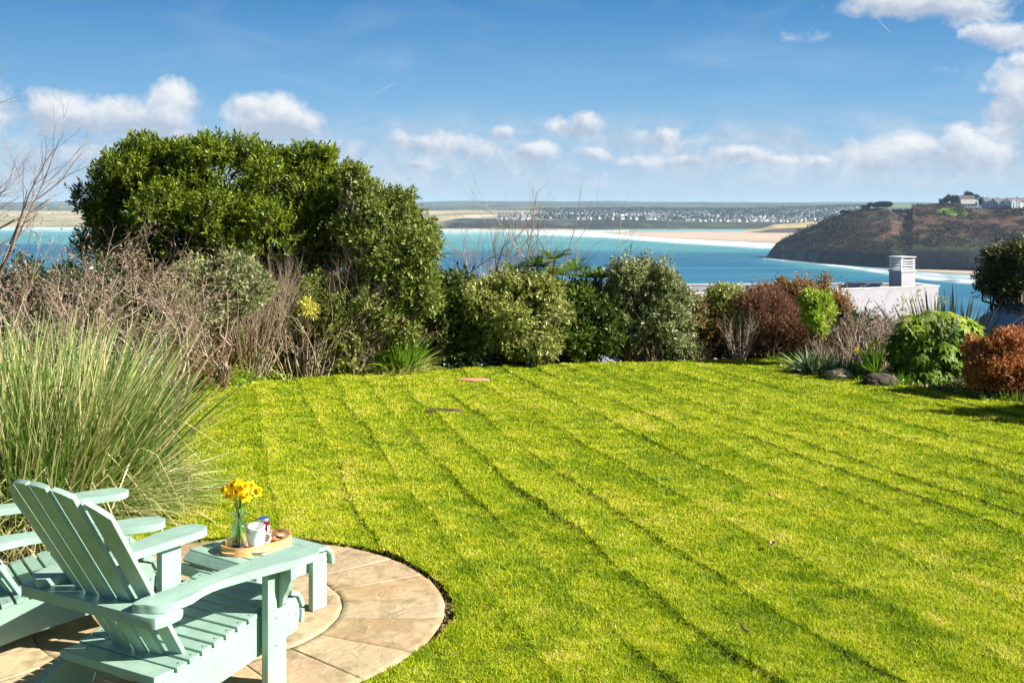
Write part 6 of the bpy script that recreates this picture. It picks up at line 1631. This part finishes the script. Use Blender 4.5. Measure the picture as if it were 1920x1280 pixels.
CL = [(110,212,72,42,.9),(200,222,120,42,.85),(318,196,52,46,1.1),(300,238,70,26,.8),(505,222,72,50,1.1),(470,190,36,26,.9),(560,232,50,34,.8),(640,275,60,26,.45),
      (1092,232,44,30,1.05),(1045,238,24,22,.7),(1240,260,36,22,1.1),(1004,287,46,24,1.1),(830,275,80,26,.8),(760,265,50,18,.6),(945,248,24,18,.9),(788,305,46,16,.8),(900,290,50,20,.6),
      (1385,292,66,18,.95),(1468,302,42,14,.8),(1540,303,30,14,.8),(1112,292,34,16,.8),(1200,305,70,14,.6),(1290,305,60,14,.7),
      (1655,290,86,34,1.0),(1712,268,46,28,1.0),(1820,286,78,40,1.05),(1800,256,36,26,1.0),(1905,175,48,66,1.05),(1918,110,28,30,.9),(1885,245,34,18,.8),(1730,6,150,30,1.1),(1830,22,60,26,.9),(1885,66,62,26,.8),(1500,70,60,16,.2),(1785,130,40,10,.22),
      (-150,200,150,60,1),(-400,260,160,50,1),(2150,180,160,70,1),(2500,260,240,60,1),(170,290,60,18,.5),(520,300,80,20,.4)]
acc = None; acy = None
for (cx, cy, rx, ry, am) in CL:
    a = math.atan((cx-960)/F); e = (HY-cy)/F*math.cos(a)
    dv = vm('MULTIPLY', vm('SUBTRACT', pw, (a, e, 0)).outputs[0], (F/rx*.8/(1+0*a), F/ry*.8, 0)).outputs[0]
    ln = nt.nodes.new('ShaderNodeVectorMath'); ln.operation = 'LENGTH'; nt.links.new(dv, ln.inputs[0])
    bl = math_(nt, 'MULTIPLY', math_(nt, 'SUBTRACT', 1.0, ln.outputs['Value'], clamp=True), am)
    # how high within the puff: lit tops, shaded flat bases
    sy = nt.nodes.new('ShaderNodeSeparateXYZ'); nt.links.new(dv, sy.inputs[0])
    hgt = math_(nt, 'MULTIPLY', bl, math_(nt, 'ADD', sy.outputs[1], math_(nt, 'MULTIPLY', sy.outputs[0], .35)))
    acc = bl if acc is None else math_(nt, 'MAXIMUM', acc, bl)
    acy = hgt if acy is None else math_(nt, 'ADD', acy, hgt)
n1_ = noise(44, 12, pc.outputs[0], .66, .25)
n2_ = noise(90, 6, pc.outputs[0], .6)
dn = math_(nt, 'ADD', math_(nt, 'MULTIPLY', acc, 1.15), math_(nt, 'MULTIPLY', math_(nt, 'SUBTRACT', n1_.outputs[0], .5), .95))
dn = math_(nt, 'ADD', dn, math_(nt, 'MULTIPLY', math_(nt, 'SUBTRACT', n2_.outputs[0], .5), .42))
gate = ramp(nt, [(0, (0,0,0)), (.12, (1,1,1))], acc).outputs[0]
mask = math_(nt, 'MULTIPLY', ramp(nt, [(.10, (0,0,0)), (.30, (.45,.45,.45)), (.58, (1,1,1))], dn).outputs[0], gate)
lit = math_(nt, 'ADD', .42, math_(nt, 'ADD', math_(nt, 'MULTIPLY', acy, 1.25), math_(nt, 'MULTIPLY', math_(nt, 'SUBTRACT', n1_.outputs[0], .5), 1.3)))
ccol = ramp(nt, [(.12, kc((.48,.56,.69))), (.40, kc((.66,.72,.81))), (.68, kc((.86,.88,.92))), (1, kc((.99,.99,1.0)))], lit).outputs[0]
# hazy broken bank low over the horizon
bk = noise(15, 8, vm('MULTIPLY', pc.outputs[0], (1, 2.6, 1)).outputs[0], .62, .5)
bkm = math_(nt, 'MULTIPLY', ramp(nt, [(.36, (0,0,0)), (.62, (.9,.9,.9))], bk.outputs[0]).outputs[0], ramp(nt, [(.006, (0,0,0)), (.022, (1,1,1)), (.055, (.9,.9,.9)), (.085, (0,0,0))], tel).outputs[0])
base = mixc(nt, base, ramp(nt, [(.4, kc((.50,.60,.73))), (.7, kc((.80,.84,.90)))], n1_.outputs[0]).outputs[0], bkm)
base = mixc(nt, base, ccol, math_(nt, 'MULTIPLY', mask, .93))
# thin high veil and a low milky band
vl = noise(7, 6, vm('MULTIPLY', pc.outputs[0], (1, 3.5, 1)).outputs[0], .6, .8)
vmask = math_(nt, 'MULTIPLY', ramp(nt, [(.50, (0,0,0)), (.78, (.30,.30,.30))], vl.outputs[0]).outputs[0], ramp(nt, [(.0, (1,1,1)), (.25, (.35,.35,.35))], tel).outputs[0])
base = mixc(nt, base, kc((.62,.74,.86)), vmask)
# two short contrails
for (x0, y0, x1, y1) in ((1640,30,1670,62),(692,182,738,157)):
    a0, a1 = math.atan((x0-960)/F), math.atan((x1-960)/F); e0, e1 = (HY-y0)/F*math.cos(a0), (HY-y1)/F*math.cos(a1)
    L = math.hypot(a1-a0, e1-e0); ux, uy = (a1-a0)/L, (e1-e0)/L
    s_ = vm('SUBTRACT', pc.outputs[0], (a0, e0, 0)).outputs[0]
    t_ = nt.nodes.new('ShaderNodeVectorMath'); t_.operation = 'DOT_PRODUCT'; nt.links.new(s_, t_.inputs[0]); t_.inputs[1].default_value = (ux, uy, 0)
    p_ = nt.nodes.new('ShaderNodeVectorMath'); p_.operation = 'DOT_PRODUCT'; nt.links.new(s_, p_.inputs[0]); p_.inputs[1].default_value = (-uy, ux, 0)
    m1 = math_(nt, 'SUBTRACT', 1.0, math_(nt, 'MULTIPLY', math_(nt, 'ABSOLUTE', p_.outputs['Value']), F/1.8), clamp=True)
    m2 = math_(nt, 'MULTIPLY', math_(nt, 'GREATER_THAN', t_.outputs['Value'], 0), math_(nt, 'LESS_THAN', t_.outputs['Value'], L))
    base = mixc(nt, base, kc((.75,.84,.93)), math_(nt, 'MULTIPLY', math_(nt, 'MULTIPLY', m1, m2), .3))
nt.links.new(base, bg.inputs[0]); bg.inputs[1].default_value = 1.0

# ------------------------------------------------------------------ camera and view
cam = bpy.data.cameras.new('camera'); co = bpy.data.objects.new('camera', cam); COL.objects.link(co); sc.camera = co
co.location = (0,0,H); co.rotation_euler = (R(90),0,0)
cam.sensor_fit = 'HORIZONTAL'; cam.sensor_width = 36; cam.lens = F/1920*36
cam.shift_x = 0; cam.shift_y = -(640-HY)/1920
cam.clip_start = .05; cam.clip_end = 90000
sc.render.resolution_x, sc.render.resolution_y = 1024, 682
sc.view_settings.view_transform = 'Standard'; sc.view_settings.look = 'None'; sc.view_settings.exposure = EXPO; sc.view_settings.gamma = 1
sc.cycles.use_denoising = DENO
sc.cycles.max_bounces = 8; sc.cycles.transparent_max_bounces = 12; sc.cycles.volume_bounces = 1; sc.cycles.volume_max_steps = 64
sc.cycles.sample_clamp_indirect = 6
